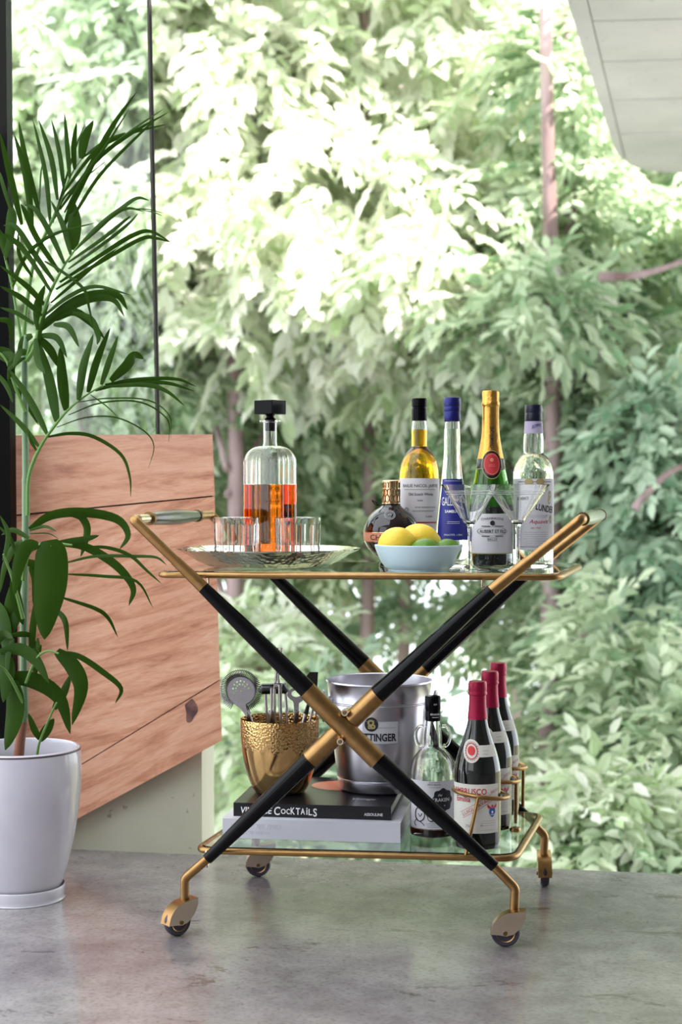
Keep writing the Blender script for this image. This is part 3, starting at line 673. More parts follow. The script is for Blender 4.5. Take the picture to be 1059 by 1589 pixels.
# --- three red wines
wl = [('red wine bottle nearest the camera, held in the front brass ring', ), ('middle one of the three red-capped wine bottles in the brass rings',), ('rearmost of the three red-capped wine bottles in the brass rings',)]
def wine(loc, label):
    t = thing('wine_bottle', label, 'bottle', loc, 0, 'red wine bottles in the cart rings')
    prof = rounded([(.030, 0), (.0385, .003), (.0412, .012), (.0412, .118), (.0400, .142), (.0345, .166), (.0265, .190), (.0190, .214), (.0160, .232), (.0150, .25)], 4)
    MB().lathe([(0, 0)]+prof+[(.0145, .285), (0, .285)], 48).build('glass_body', M['wineglass'], t)
    f = interp(prof)
    MB().lathe([(f(.226)+.001, .226), (.0155, .25), (.0150, .268), (.0165, .269), (.0168, .272), (.0158, .2745), (.0163, .277), (.0163, .288), (.0150, .2925), (0, .2925)], 36).build('capsule', M['winered'], t)
    wf = wrapfn(f, 0, .0006); w1 = wrapfn(f, 0, .0010); w2 = wrapfn(f, 0, .0014)
    decal('front_label', grid2(-.062, .040, .030, .116, 30, 2), wf, M['labelcream'], t)
    sl = lambda x: .172-.010*0
    decal('neck_label', merge2(grid2(-.014, .036, .163, .183, 20, 6), disc2(-.014, .173, .0165, .0200, 0)), wf, M['labelcream'], t)
    decal('neck_seal', merge2(disc2(-.014, .174, .0070, .0080, 0)), w2, M['red'], t)
    decal('seal_ring', merge2(disc2(-.014, .173, .0115, .0140, .88), *[disc2(-.014+.0125*math.cos(a), .173+.0155*math.sin(a), .0009, .0009, 0, 6, 1) for a in [2*PI*i/22 for i in range(22)]]), w1, M['inkred'], t)
    decal('label_title', merge2(text2('LAMBRUSCO', -.023, .1035, .072, .0105, bold=.015), text2('Emilia', -.031, .0895, .030, .0100, bold=.015), text2('LUIGI CAVALLI', -.004, .0775, .062, .0062, rot=.52, bold=.0)), w1, M['inkred'], t)
    ln = [text2('SECCO', .031, .104, .020, .0045, rot=.25)]
    for dy in (.0055, -.0055):
        c_, s_ = math.cos(.52), math.sin(.52); g = grid2(-.034, .034, dy-.0003, dy+.0003, 10, 1)
        ln.append(([(-.004+x*c_-y*s_, .0775+x*s_+y*c_) for x, y in g[0]], g[1]))
    decal('label_band', merge2(*ln), w1, M['inkred'], t)
    decal('label_lines', merge2(lines2(.002, .034, (.052, .048, .044, .036), .0004), text2('750', -.020, .0425, .011, .0050, bold=.01), text2('e', .004, .044, .004, .004), lines2(-.05, -.01, (.094,), .0005), lines2(.005, .018, (.168, .174), .0005)), w1, M['inkgrey'], t)
    cr = decal('crest_shield', poly2([(.019, .074), (.030, .074), (.0315, .067), (.0285, .0605), (.0245, .0575), (.0205, .0605), (.0175, .067)]), wrapfn(f, 0, .0013), M['blueemb'], t)
    decal('crest_charge', merge2(disc2(.0245, .067, .0022, .0026, 0, 10, 1), lines2(.020, .029, (.0625,), .0010)), wrapfn(f, 0, .0019), M['inkwhite'], t)
    decal('crest_wings', merge2(poly2([(.0235, .0745), (.019, .0775), (.014, .0815), (.0145, .0760), (.017, .0735)]), poly2([(.0255, .0745), (.030, .0775), (.035, .0815), (.0345, .0760), (.032, .0735)]), disc2(.0245, .0775, .002, .0025, 0, 10, 1)), w2, M['red'], t)
    return t
w0 = wine(WINE[0], wl[0][0])
for i in (1, 2):
    r_ = w0.copy(); COL.objects.link(r_); r_.location = WINE[i]; r_['label'] = wl[i][0]; r_.rotation_euler = (0, 0, R(4*i))
    for ch in list(w0.children):
        c_ = ch.copy(); COL.objects.link(c_); c_.parent = r_

# ============================================================ TOP SHELF OBJECTS
# tray
TD = 3.0; tx, ty = bx(416.5, TD), TD
t = thing('serving_tray', 'hammered silver scalloped tray under the decanter and tumblers', 'tray', (tx, ty, ZTOP+.0002))
lob = lambda a, r, z: 1+(.0 if r < .1 else (r-.1)/.066*.055*(abs(math.cos(4*a+.35))**.5-.6))
MB().lathe([(0, .0), (.095, 0), (.112, .0025), (.132, .012), (.150, .024), (.1675, .0330), (.168, .0350), (.150, .0275), (.134, .0165), (.118, .0045), (.1, .0035), (0, .0035)], 128, mod=lob).build('tray_dish', M['silver'], t)
tr = bpy.data.objects['tray_dish']
ZTR = ZTOP+.0002+.0035
# decanter
def sq(a0, n, amp=0, marks=(-.62, -.22, .22, .62)):
    def f(t, r, z):
        c, s = abs(math.cos(t)), abs(math.sin(t))
        q = 1/((c**n+s**n)**(1/n))
        if amp:
            u = math.sin(t)/max(c, 1e-6) if c > s else math.cos(t)/max(s, 1e-6)
            for m1 in marks:
                if abs(abs(u)-abs(m1)) < .035: q *= 1-amp
        return q
    return f
DD = 3.035; dk = MB()
def dec_sections(off):
    S = []; h = .0395-off
    body = [(z, 1) for z in np.linspace(.0, .146, 30)]
    for i in range(40):
        z = .192*i/39; g_ = 0
        for gz in (.022, .040, .067, .091, .114, .137): g_ = max(g_, 1-abs(z-gz)/.0026)
        S.append((z, h*(1-(.018*g_ if g_ > 0 and off == 0 else 0)), 7, .012 if off == 0 else 0))
    for i in range(1, 11):
        a = i/10*PI/2; S.append((.192+.030*math.sin(a), .0135-off*.5+(h-.0135+off*.5)*math.cos(a)**.9, 7-4.6*i/10, .010*(1-i/10) if off == 0 else 0))
    for z in (.228, .245, .269): S.append((z, .0128-off*.5, 2, 0))
    return S
def loft(S, seg=96, rot=0, c0=True):
    vs = []; fs = []
    for z, a, n, amp in S:
        mod = sq(a, n, amp)
        for k in range(seg): t_ = 2*PI*k/seg; q = a*mod(t_, a, z); vs.append((q*math.sin(t_+rot), -q*math.cos(t_+rot), z))
    for i in range(len(S)-1):
        for k in range(seg): k2 = (k+1) % seg; fs.append((i*seg+k, i*seg+k2, (i+1)*seg+k2, (i+1)*seg+k))
    return vs, fs
t = thing('whisky_decanter', 'square cut-glass decanter of amber spirit with black block stopper', 'decanter', (bx(419.5, DD), DD, ZTR))
so = dec_sections(0); si = [(max(z, .0), a, n, 0) for z, a, n, amp in dec_sections(.0032) if z > .1505]
seg = 96; v1, f1 = loft(so, seg); v2, f2 = loft([(.1500, si[0][1], 7, 0)]+si, seg)
g = MB(); g.add(v1, f1); g.add([(x, y, z) for x, y, z in v1[:seg]], [tuple(range(seg))]); g.add(v2, [tuple(reversed(q)) for q in f2]); g.add(v2[:seg], [tuple(range(seg))])
n1 = len(v1)-seg; g.add(v1[-seg:]+v2[-seg:], [(k, (k+1) % seg, seg+(k+1) % seg, seg+k) for k in range(seg)])
DROT = R(-36)
g.build('glass_body', M['glass'], t, rot=(0, 0, DROT), angle=25)
MB().lathe([(.0130, .2655), (.0195, .267), (.0200, .2685), (.0195, .270), (.0105, .2705), (.0105, .2655)], 40, closed=True).build('neck_flange', M['glass'], t)
sl_ = [(z, a, n, 0) for z, a, n, amp in dec_sections(.0042) if .0135 < z < .148]
v3, f3 = loft([(.0135, sl_[0][1]*.96, 7, 0)]+sl_+[(.1495, sl_[-1][1], 7, 0)], seg)
lq = MB(); lq.add(v3, f3); lq.add(v3[:seg], [tuple(range(seg))]); lq.add(v3[-seg:], [tuple(range(seg))]); lq.build('spirit', M['bourbon'], t, rot=(0, 0, DROT))
stp = MB(); stp.box((0, 0, .2945), (.0430, .0430, .0260)); s_ = stp.build('stopper', M['black'], t, rot=(0, 0, DROT), smooth=False)
bv = s_.modifiers.new('bevel', 'BEVEL'); bv.width = .0012; bv.segments = 2
MB().lathe([(.0086, .250), (.0100, .252), (.0102, .2705), (.0122, .2720), (.0075, .2755), (.0072, .278), (.010, .2818), (0, .2818)], 30).build('stopper_neck', M['black'], s_, rot=(0, 0, 0))
# tumblers
def tumbler(loc, label, rz):
    t = thing('tumbler', label, 'glass', loc, rz, 'cut glass tumblers')
    def mod(a, r, z):
        u = (a/(2*PI)*12) % 1; q = 1.0
        if abs(u-.5) < .06: q = .975
        return q
    zs = [0, .001, .003]+[.003+.084*i/20 for i in range(1, 21)]+[.0885]
    P = []
    for z in zs:
        r = .0405+.0022*z/.0885
        if z < .001: r -= .002
        if abs(z-.039) < .0025: r *= .975
        P.append((r, z))
    P += [(.0415, .0890), (.0402, .0885)]+[(.0398-.0012*i/6, .0885-.073*i/6) for i in range(1, 7)]+[(.032, .0135), (0, .0130)]
    vs_ = [(0, 0)]+P; m3 = MB(); m3.lathe(vs_, 96, mod=lambda a, r, z: mod(a, r, z) if r > .0400 and .004 < z < .080 else 1)
    m3.build('glass_body', M['glass'], t, angle=22)
tumbler((bx(367, 2.955), 2.955, ZTR), 'cut glass tumbler on the tray, left of the decanter', R(10))
tumbler((bx(462.5, 2.955), 2.955, ZTR), 'cut glass tumbler on the tray, overlapping the right of the decanter', R(25))
# martini glasses
def martini(loc, rr, label, rz=0, hh=.1535):
    t = thing('martini_glass', label, 'glass', loc, rz, 'martini glasses')
    zb = hh-.066
    P = [(0, 0), (.034, 0), (.036, .0008), (.034, .0018), (.015, .0045), (.006, .010), (.0040, .020), (.0037, .050), (.0042, zb-.014), (.0062, zb-.006), (.0125, zb)]
    P += [(.0125+(rr-.0125)*i/10, zb+(hh-zb)*i/10) for i in range(1, 11)]
    P += [(rr-.0012, hh)]+[(.0105+(rr-.0125)*(1-i/10), zb+.003+(hh-zb-.003)*(1-i/10)) for i in range(1, 11)]+[(0, zb+.001)]
    MB().lathe(P, 64).build('glass_body', M['glass'], t)
    def rc(z): return .0125+(rr-.0125)*(z-zb)/(hh-zb)+.0002
    c = MB()
    for z in (hh-.0135, hh-.0175): c.tube([(rc(z)*math.sin(a), -rc(z)*math.cos(a), z) for a in [2*PI*i/48 for i in range(48)]], .00045, 4, closed=True)
    for i in range(8):
        a0 = 2*PI*i/8+.3
        pts = []
        for j in range(9):
            q = j/8; z = zb+.006+(hh-zb-.026)*(1-(2*q-1)**2)*1.0; a = a0+(q-.5)*.42; pts.append((rc(z)*math.sin(a), -rc(z)*math.cos(a), z))
        c.tube(pts, .00050, 4)
    o = c.build('cut_pattern', pm('frosted cut', (.95, .97, .97), .35, 0, .6, 1.45), t); o['label'] = 'frosted cut lines'
martini((bx(730, 2.868), 2.868, ZTOP), .0525, 'martini glass just right of the fruit bowl')
martini((bx(804, 2.875), 2.875, ZTOP), .0575, 'wider martini glass behind the cart handle, in front of the aquavit', .4)
# fruit bowl
t = thing('fruit_bowl', 'pale blue ceramic bowl of lemons and limes at the shelf front', 'bowl', (bx(650, 2.885), 2.885, ZTOP))
MB().lathe(rounded([(0, 0), (.050, 0), (.0545, .0015), (.0640, .010), (.0725, .026), (.0785, .0425), (.0788, .0448), (.0770, .0445), (.0700, .026), (.0600, .010), (.045, .006), (0, .0055)], 3), 64).build('bowl_body', M['bowl'], t)
def fruit(name, px, py, D, ra, rb, mat, label, rot, group):
    c = at(px, py, D); m3 = MB(); n = 18; prof = []
    for i in range(n+1):
        a = -PI/2+PI*i/n; nip = .10*max(0, abs(math.sin(a))-.93)/.07 if 'lemon' in name else .03*max(0, abs(math.sin(a))-.95)/.05
        prof.append((rb*math.cos(a), ra*(math.sin(a)+nip*math.copysign(1, math.sin(a)))))
    prof[0] = (0, prof[0][1]); prof[-1] = (0, prof[-1][1])
    o = m3.lathe(prof, 28, mod=lambda a, r, z: 1+.015*math.sin(3*a+z*60)).build(name, mat, None, c, rot); tag(o, label, name, group); return o
fruit('lemon', 615.5, 843, 2.868, .0335, .0290, M['lemon'], 'yellow lemon at the left end of the blue bowl', (R(75), R(20), R(60)), 'lemons in the bowl')
fruit('lemon', 651, 838, 2.905, .0360, .0300, M['lemon'], 'larger yellow lemon rising at the middle back of the blue bowl', (R(90), R(12), R(80)), 'lemons in the bowl')
fruit('lime', 661, 855, 2.838, .0270, .0225, M['lime'], 'green lime at the front middle of the blue bowl', (R(90), 0, R(85)), 'limes in the bowl')
fruit('lime', 695, 855, 2.872, .0245, .0220, M['lime'], 'green lime at the right end of the blue bowl', (R(90), 0, R(100)), 'limes in the bowl')

# ============================================================ LOWER SHELF OBJECTS
def book(name, label, pl, Dl, pr, Dr, z, th, depth, cov, rnd):
    a = Vector((bx(pl, Dl), Dl, z)); b = Vector((bx(pr, Dr), Dr, z)); wdt = (b-a).length; ang = math.atan2(b.y-a.y, b.x-a.x)
    t = thing(name, label, 'book', a, ang)
    c = MB(); ct = .0032
    c.box((wdt/2, depth/2, ct/2), (wdt, depth, ct)); c.box((wdt/2, depth/2, th-ct/2), (wdt, depth, ct)); c.box((wdt/2, ct/2, th/2), (wdt, ct, th-2*ct+.0001))
    c.build('cover', cov, t, smooth=False)
    MB().box((wdt/2, depth/2+.0005, th/2), (wdt-.008, depth-.010, th-2*ct)).build('pages', M['pages'], t, smooth=False)
    return t, wdt, lambda x, y: (x, -.0006, y), lambda x, y: (x, y, th+.0005)
ZL = ZLOW
t1, w1_, f1_, g1_ = book('art_book', 'thick white hardback at the bottom of the book pile', 345, 2.915, 622, 2.872, ZL, .0355, .290, M['whitebook'], 0)
decal('spine_text', merge2(text2('MARIO TESTINO', .062, .0225, .092, .0085), text2('PRIVATE VIEW', .052, .0110, .072, .0060)), f1_, M['inkpale'], t1)
t2, w2_, f2_, g2_ = book('cocktail_book', 'black cocktail hardback lying on top of the white book', 362, 2.935, 607.5, 2.895, ZL+.0357, .0245, .275, M['blackbook'], 0)
decal('spine_title', merge2(text2('VINTAGE', .042, .0115, .058, .0120, bold=.02, shear=.12), text2('C', .081, .0115, .011, .0155, bold=.015, shear=.1), text2('O', .0925, .0110, .009, .0095, bold=.02), text2('U', .1015, .0105, .007, .0095, bold=.02) if False else text2('C', .1015, .0110, .0065, .0100, bold=.02),
      text2('K', .110, .0122, .008, .0130, bold=.02), text2('T', .1195, .0118, .008, .0125, bold=.02), text2('A', .1285, .0120, .008, .0115, bold=.02), text2('i', .1360, .0125, .0025, .0130, bold=.02), text2('L', .1425, .0110, .007, .0115, bold=.02), text2('S', .1510, .0105, .007, .0150, bold=.02)), f2_, M['inkwhite'], t2)
decal('spine_publisher', text2('ASSOULINE', w2_-.032, .0098, .034, .0052, bold=.012), f2_, M['inkwhite'], t2)
decal('cover_print', disc2(.170, .190, .055, .050, 0), g2_, M['redprint'], t2)
decal('cover_script', merge2(text2('Vintage', .232, .060, .045, .020, shear=.3)), g2_, M['inkpale'], t2)
ZK = ZL+.0357+.0245
# bucket
BD = 3.075
t = thing('ice_bucket', 'brushed aluminium champagne bucket standing on the black book', 'ice bucket', (bx(589, BD), BD, ZK+.0008))
P = [(0, 0), (.074, 0), (.0775, .003), (.0795, .018), (.0797, .0195), (.0787, .0205), (.0803, .0215), (.0793, .0225), (.0809, .0235), (.0799, .0245), (.0815, .030), (.0965, .165), (.0962, .1655), (.0972, .167), (.0964, .1685), (.0974, .170), (.0966, .1715), (.0998, .204), (.1015, .2055), (.1010, .2085), (.0985, .2075), (.0800, .030), (.070, .004), (0, .004)]
MB().lathe(P, 80).build('bucket_body', M['alu'], t, angle=50)
fb = interp([(.0815, .030), (.0998, .204)]); wb = wrapfn(fb, 0, .0008); wb1 = wrapfn(fb, 0, .0014); wb2 = wrapfn(fb, 0, .0018)
def px2(px, py): return (px-589)/813., (1238-py)/803.+.0
x0, y0 = -.034, .098; 
decal('plaque', grid2(-.034, .0345, .098, .141, 20, 2), wb, M['inkpale'], t)
decal('plaque_edge', merge2(grid2(-.034, .0345, .098, .0988, 20, 1), grid2(-.034, .0345, .1402, .141, 20, 1), grid2(.0337, .0345, .098, .141, 1, 1), lines2(-.005, .030, (.1285,), .0006)), wb1, M['inkgrey'], t)
decal('plaque_text', text2('TAITTINGER', -.0115, .1105, .084, .0150, bold=.03), wb1, M['ink'], t)
decal('emblem', disc2(-.017, .135, .0130, .0135, 0), wb1, M['ink'], t)
decal('emblem_figure', merge2(disc2(-.018, .138, .0065, .0060, .45), disc2(-.014, .131, .0050, .0045, .3), disc2(-.021, .130, .0028, .0040, .2), lines2(-.022, -.010, (.142, .127), .0012)), wb2, M['inkgold'], t)
for s_ in (-1, 1):
    a0 = s_*R(78); r0 = .0985
    hb = MB(); c_ = Vector((r0*math.sin(a0), -r0*math.cos(a0), .172)); dr = Vector((math.sin(a0), -math.cos(a0), 0))
    hb.tube([c_-dr*.004, c_+dr*.013], .007, 14)
    lug = hb.build('handle_lug', M['alu'], t); ln = MB()
    q = c_+dr*.010; tan = Vector((math.cos(a0), math.sin(a0), 0))
    ln.tube(smoothpath([q+tan*(.012*math.cos(a))+Vector((0, 0, -.012+.028*math.sin(a))) for a in [2*PI*i/20 for i in range(20)]], 1)[:-1], .0030, 10, closed=True)
    ln.build('ring_handle', M['steel'], t)
# cup with bar tools
CD = 3.035; cx_, cy_ = bx(434.5, CD), CD
t = thing('hammered_cup', 'hammered gold cup holding bar tools on the black book', 'cup', (cx_, cy_, ZK+.0008))
pr = rounded([(0, 0), (.040, 0), (.050, .006), (.060, .028), (.0685, .060), (.0735, .095), (.0748, .1345), (.0735, .1350), (.0720, .095), (.0668, .060), (.0580, .028), (.045, .0070), (0, .006)], 4)
MB().lathe(pr, 80, mod=lambda a, r, z: 1).build('cup_body', M['gold'], t)
cfloor = ZK+.0008+.0065
def tool(name, label, cat, p0):
    return thing(name, label, cat, p0)
def rel(o, pts): return [Vector(p)-o.location for p in pts]
def rod(px0, py0, D0, px1, py1, D1): return at(px0, py0, D0), at(px1, py1, D1)
def handle_into(px, py, D, lean, r, o, name='handle', mat='steel', bot=None):
    pass
# strainer
b0 = Vector((cx_-.010, cy_+.002, cfloor+.004)); hd = at(383, 1104, 3.015); o = tool('strainer', 'cocktail strainer with coiled spring rim in the gold cup', 'strainer', b0)
MB().tube(rel(o, [b0, hd]), [.0052, .0052], 14).build('handle', M['steel'], o)
dc = at(374, 1072, 3.015); Mx = Matrix.Translation(dc-b0) @ Matrix.Rotation(R(-8), 4, 'Z') @ Matrix.Rotation(PI/2, 4, 'X')
holes = [circ(.023*math.cos(a), .018*math.sin(a)+.002, .0020) for a in []]
for i in range(8): a = R(200-27*i); holes.append(circ(.0150*math.cos(a), .0165*math.sin(a)+.002, .0018))
for i in range(6): a = R(205-34*i); holes.append(circ(.0095*math.cos(a), .0095*math.sin(a)+.003, .0016))
holes.append(circ(0, 0, .0013))
plate('strainer_plate', circ(0, 0, .0285, 48), holes, .0016, M['steel'], o, Mx)
nk = MB(); nk.prism([Mx @ Vector((x, y, .0008)) for x, y in ((-.012, -.0255), (.012, -.0255), (.020, -.0420), (.009, -.045), (-.0, -.034))], Vector((0, -.0016, 0))); nk.build('neck', M['steel'], o, smooth=False)
coil = []; NT = 62
for i in range(NT*7+1):
    a = 2*PI*i/(NT*7)*.86+R(-70); q = 2*PI*i/7; rr_ = .0330+.0070*math.cos(q); coil.append(Mx @ Vector((rr_*math.cos(a), rr_*math.sin(a), .0055*math.sin(q))))
MB().tube(coil, .0008, 4).build('spring', pm('spring steel', (.22, .21, .22), .25, 1), o)
# ice tongs
b0 = Vector((cx_+.000, cy_-.012, cfloor+.004)); o = tool('ice_tongs', 'tall steel ice tongs standing in the gold cup', 'tongs', b0)
mm = MB()
for s_ in (-1, 1):
    mm.tube(rel(o, [b0+Vector((s_*.004, 0, 0)), at(431+s_*4.5, 1120, 3.01), at(431+s_*5, 1070, 3.01), at(430+s_*1.5, 1053, 3.01), at(434+s_*3, 1005, 3.01)]), [.0028, .0028, .0026, .0022, .0022], 8)
mm.build('arms', M['steel'], o)
MB().tube(rel(o, [at(426, 1064, 3.01), at(438, 1064, 3.01)]), .0055, 12).build('hinge', M['steel'], o)
MB().tube(rel(o, [at(436.5, 1140, 3.005), at(434, 1062, 3.005)]), .0034, 8).build('long_arm', M['steel'], o)
# muddler (short cylinder)
b0 = Vector((cx_-.012, cy_-.016, cfloor+.004)); o = tool('muddler', 'short steel muddler with thick round shaft left of the tongs', 'bar tool', b0)
MB().tube(rel(o, [b0, at(421.5, 1103, 3.0)]), .0055, 14).build('shaft', M['steel'], o)
MB().tube(rel(o, [at(421.5, 1104, 3.0), at(421.5, 1068, 3.0)]), .0022, 10).build('stem', M['steel'], o)
# juice squeezer behind (dark bar)
b0 = Vector((cx_-.018, cy_+.030, cfloor+.006)); o = tool('citrus_squeezer', 'dark steel citrus squeezer behind the ice tongs', 'squeezer', b0)
MB().tube(rel(o, [b0, at(413, 1090, 3.07), at(412, 1064, 3.07)]), .0032, 10).build('arm', M['steel'], o)
MB().tube(rel(o, [b0+Vector((.026, -.004, .004)), at(445, 1100, 3.07), at(442, 1060, 3.07)]), .0030, 10).build('arm', M['steel'], o)
MB().tube(rel(o, [at(403, 1074, 3.07), at(408, 1069, 3.07), at(441, 1068, 3.07), at(446, 1074, 3.07)]), [.006, .0105, .0105, .006], 16).build('press_head', pm('dark steel', (.12, .12, .13), .3, 1), o)
# bottle openers
b0 = Vector((cx_+.016, cy_-.006, cfloor+.004)); o = tool('bottle_opener', 'steel bottle opener with ring head in the gold cup', 'bottle opener', b0)
p1 = at(461, 1102, 3.005); MB().tube(rel(o, [b0, p1]), .0050, 14).build('handle', M['steel'], o)
Mx = Matrix.Translation(at(460, 1078, 3.005)-b0) @ Matrix.Rotation(PI/2, 4, 'X')
out_ = [(-.004, -.030), (.004, -.030), (.0055, -.016), (.013, -.010), (.0145, .004), (.008, .011), (-.006, .012), (-.014, .007), (-.017, -.001), (-.012, -.008), (-.0055, -.014)]
plate('opener_head', [(p.x, p.y) for p in smoothpath([Vector((x, y, 0)) for x, y in out_+[out_[0]]], 4)[:-1]], [[(.009*math.cos(a), .002+.0062*math.sin(a)) for a in [2*PI*i/20 for i in range(20)]]], .0022, M['steel'], o, Mx)
b0 = Vector((cx_+.012, cy_+.010, cfloor+.004)); o = tool('channel_knife', 'steel channel knife leaning right in the gold cup', 'bar tool', b0)
p1 = at(475, 1108, 3.045); MB().tube(rel(o, [b0, p1]), .0045, 14).build('handle', M['steel'], o)
MB().tube(rel(o, [p1, at(481, 1085, 3.045)]), [.0045, .0022], 10).build('blade', M['blackmat'], o)
b0 = Vector((cx_+.026, cy_+.016, cfloor+.006)); o = tool('spatula', 'dark-headed spatula behind the cart leg in the gold cup', 'spatula', b0)
MB().tube(rel(o, [b0, at(486, 1100, 3.07), at(487, 1078, 3.07)]), .003, 10).build('handle', M['steel'], o)
MB().prism(rel(o, [at(479, 1078, 3.07), at(476, 1049, 3.07), at(481, 1043, 3.07), at(494, 1043, 3.07), at(492, 1078, 3.07)]), Vector((0, .003, 0))).build('head', M['blackmat'], o, smooth=False)
# jigger
b0 = Vector((cx_+.036, cy_+.024, cfloor+.012)); o = tool('bar_spoon', 'thin steel rod at the right edge of the gold cup', 'bar spoon', b0)
MB().tube(rel(o, [b0, at(494, 1094, 3.08)]), .003, 10).build('shaft', M['steel'], o)
MB().tube(rel(o, [at(494, 1098, 3.08), at(495, 1076, 3.08)]), [.002, .0045], 10).build('spoon_end', M['steel'], o)

# ============================================================ PLANT
PD = 3.07; px_, py_ = bx(29.5, PD), PD
t = thing('plant_saucer', 'round glazed white saucer beneath the palm pot', 'saucer', (px_, py_, 0))
MB().lathe(rounded([(0, 0.0005), (.078, .0005), (.0835, .004), (.0850, .022), (.0838, .0265), (.0815, .0250), (.0795, .010), (.07, .007), (0, .007)], 3), 64).build('saucer_dish', M['pot'], t)
MB().lathe([(.0815, .0262), (.0838, .0272), (.0835, .0278), (.0812, .027)], 64, closed=True).build('rim_line', M['potrim'], t)
pot = thing('plant_pot', 'large glossy white tapered pot holding the palm', 'plant pot', (px_, py_, .0072))
MB().lathe(rounded([(0, .005), (.064, .0), (.0735, .004), (.079, .02), (.094, .07), (.1065, .13), (.1145, .19), (.1170, .235), (.1155, .272), (.1140, .2800), (.1105, .2820), (.1075, .279), (.105, .25), (.10, .20), (.0, .20)], 4), 80).build('pot_body', M['pot'], pot)
MB().lathe([(.1144, .2800), (.1150, .2785), (.1153, .2765), (.1142, .2775)], 80, closed=True).build('rim_line', M['potrim'], pot)
MB().lathe([(.064, -.0004), (.0742, .0), (.0752, .0055), (.0738, .0048)], 64, closed=True).build('foot_line', M['terracotta'], pot)
MB().lathe([(0, .200), (.1015, .201), (.104, .245), (.06, .250), (0, .252)], 48, mod=lambda a, r, z: 1-.01*abs(math.sin(5*a))).build('soil', M['soil'], pot)
palm = thing('parlour_palm', 'tall potted palm with long arching green fronds', 'palm', (px_, py_, .2585))
P0 = palm.location.copy()
def PB(m_, name, mat, parent, **k):
    m_.v = [(x-P0.x, y-P0.y, z-P0.z) for x, y, z in m_.v]; return m_.build(name, mat, parent, **k)
rnd = random.Random(11)
def pth(pp, D): return [at(x, y, D if not isinstance(D, (list, tuple)) else D[0]+(D[1]-D[0])*i/(len(pp)-1)) for i, (x, y) in enumerate(pp)]
base = at(28, 1172, PD); base.z = .2587
cane = [base, at(31, 1150, PD), at(36, 1120, PD)]
PB(MB().tube(cane, [.0105, .0100, .0088], 14), 'cane_base', M['canebrown'], palm)
PB(MB().tube(pth([(36, 1124), (38, 1108), (37, 1060), (37, 960), (40, 840), (40, 742)], PD), [.0060, .0085, .0080, .0076, .0072, .0072], 14), 'cane', M['cane'], palm)
PB(MB().tube(pth([(40, 748), (40, 738), (39, 640), (38, 560), (41, 520)], PD), [.0078, .0066, .0062, .0060, .0050], 14), 'cane', M['cane'], palm)
b2_ = at(56, 1172, PD-.03); b2_.z = .2585
LEAFN = [0]
def leaflet(frond, pts, w, D=3.05, dd=None, name='leaflet', tw=None):
    sc = D/FPX; e = rnd.uniform(-.05, .05) if dd is None else dd
    n = len(pts); P = [at(x, y, D+e*(i/(n-1))) for i, (x, y) in enumerate(pts)]
    k = 5 if n > 3 else (7 if n == 3 else 8); S = smoothpath(P, k); W_ = w*sc/2; vs = []; fs = []; m = len(S)
    tw = rnd.uniform(-.5, .5) if tw is None else tw
    for i, p in enumerate(S):
        T = (S[min(i+1, m-1)]-S[max(i-1, 0)]).normalized(); s_ = T.cross(Vector((0, 1, 0)))
        s_ = s_.normalized() if s_.length > .05 else Vector((1, 0, 0)); nn = s_.cross(T).normalized()
        s_ = s_*math.cos(tw)+nn*math.sin(tw); nn = s_.cross(T).normalized(); t_ = i/(m-1)
        wd = W_/math.cos(tw)*max(.04, (math.sin(PI*min(1, t_*.94+.06)**.85))**.62)
        vs += [p-s_*wd+nn*wd*.30, p, p+s_*wd+nn*wd*.30]
    for i in range(m-1):
        a = i*3; fs += [(a, a+1, a+4, a+3), (a+1, a+2, a+5, a+4)]
    mb = MB(); mb.add(vs, fs); mb.v = [(x-P0.x, y-P0.y, z-P0.z) for x, y, z in mb.v]
    me = bpy.data.meshes.new(name); me.from_pydata(mb.v, [], mb.f); me.materials.append(M['palm']); me.shade_smooth()
    o = bpy.data.objects.new(name, me); COL.objects.link(o); o.parent = frond; LEAFN[0] += 1; return o
def frond(rp, r0, r1, D, leaves):
    S = smoothpath(pth(rp, D), 5); n = len(S)
    fo = PB(MB().tube(S, [r0+(r1-r0)*i/(n-1) for i in range(n)], 8), 'frond', M['rachis'], palm)
    D0 = D[0] if isinstance(D, (list, tuple)) else D
    for pts, w in leaves: leaflet(fo, pts, w, D0+rnd.uniform(-.012, .012))
    return fo
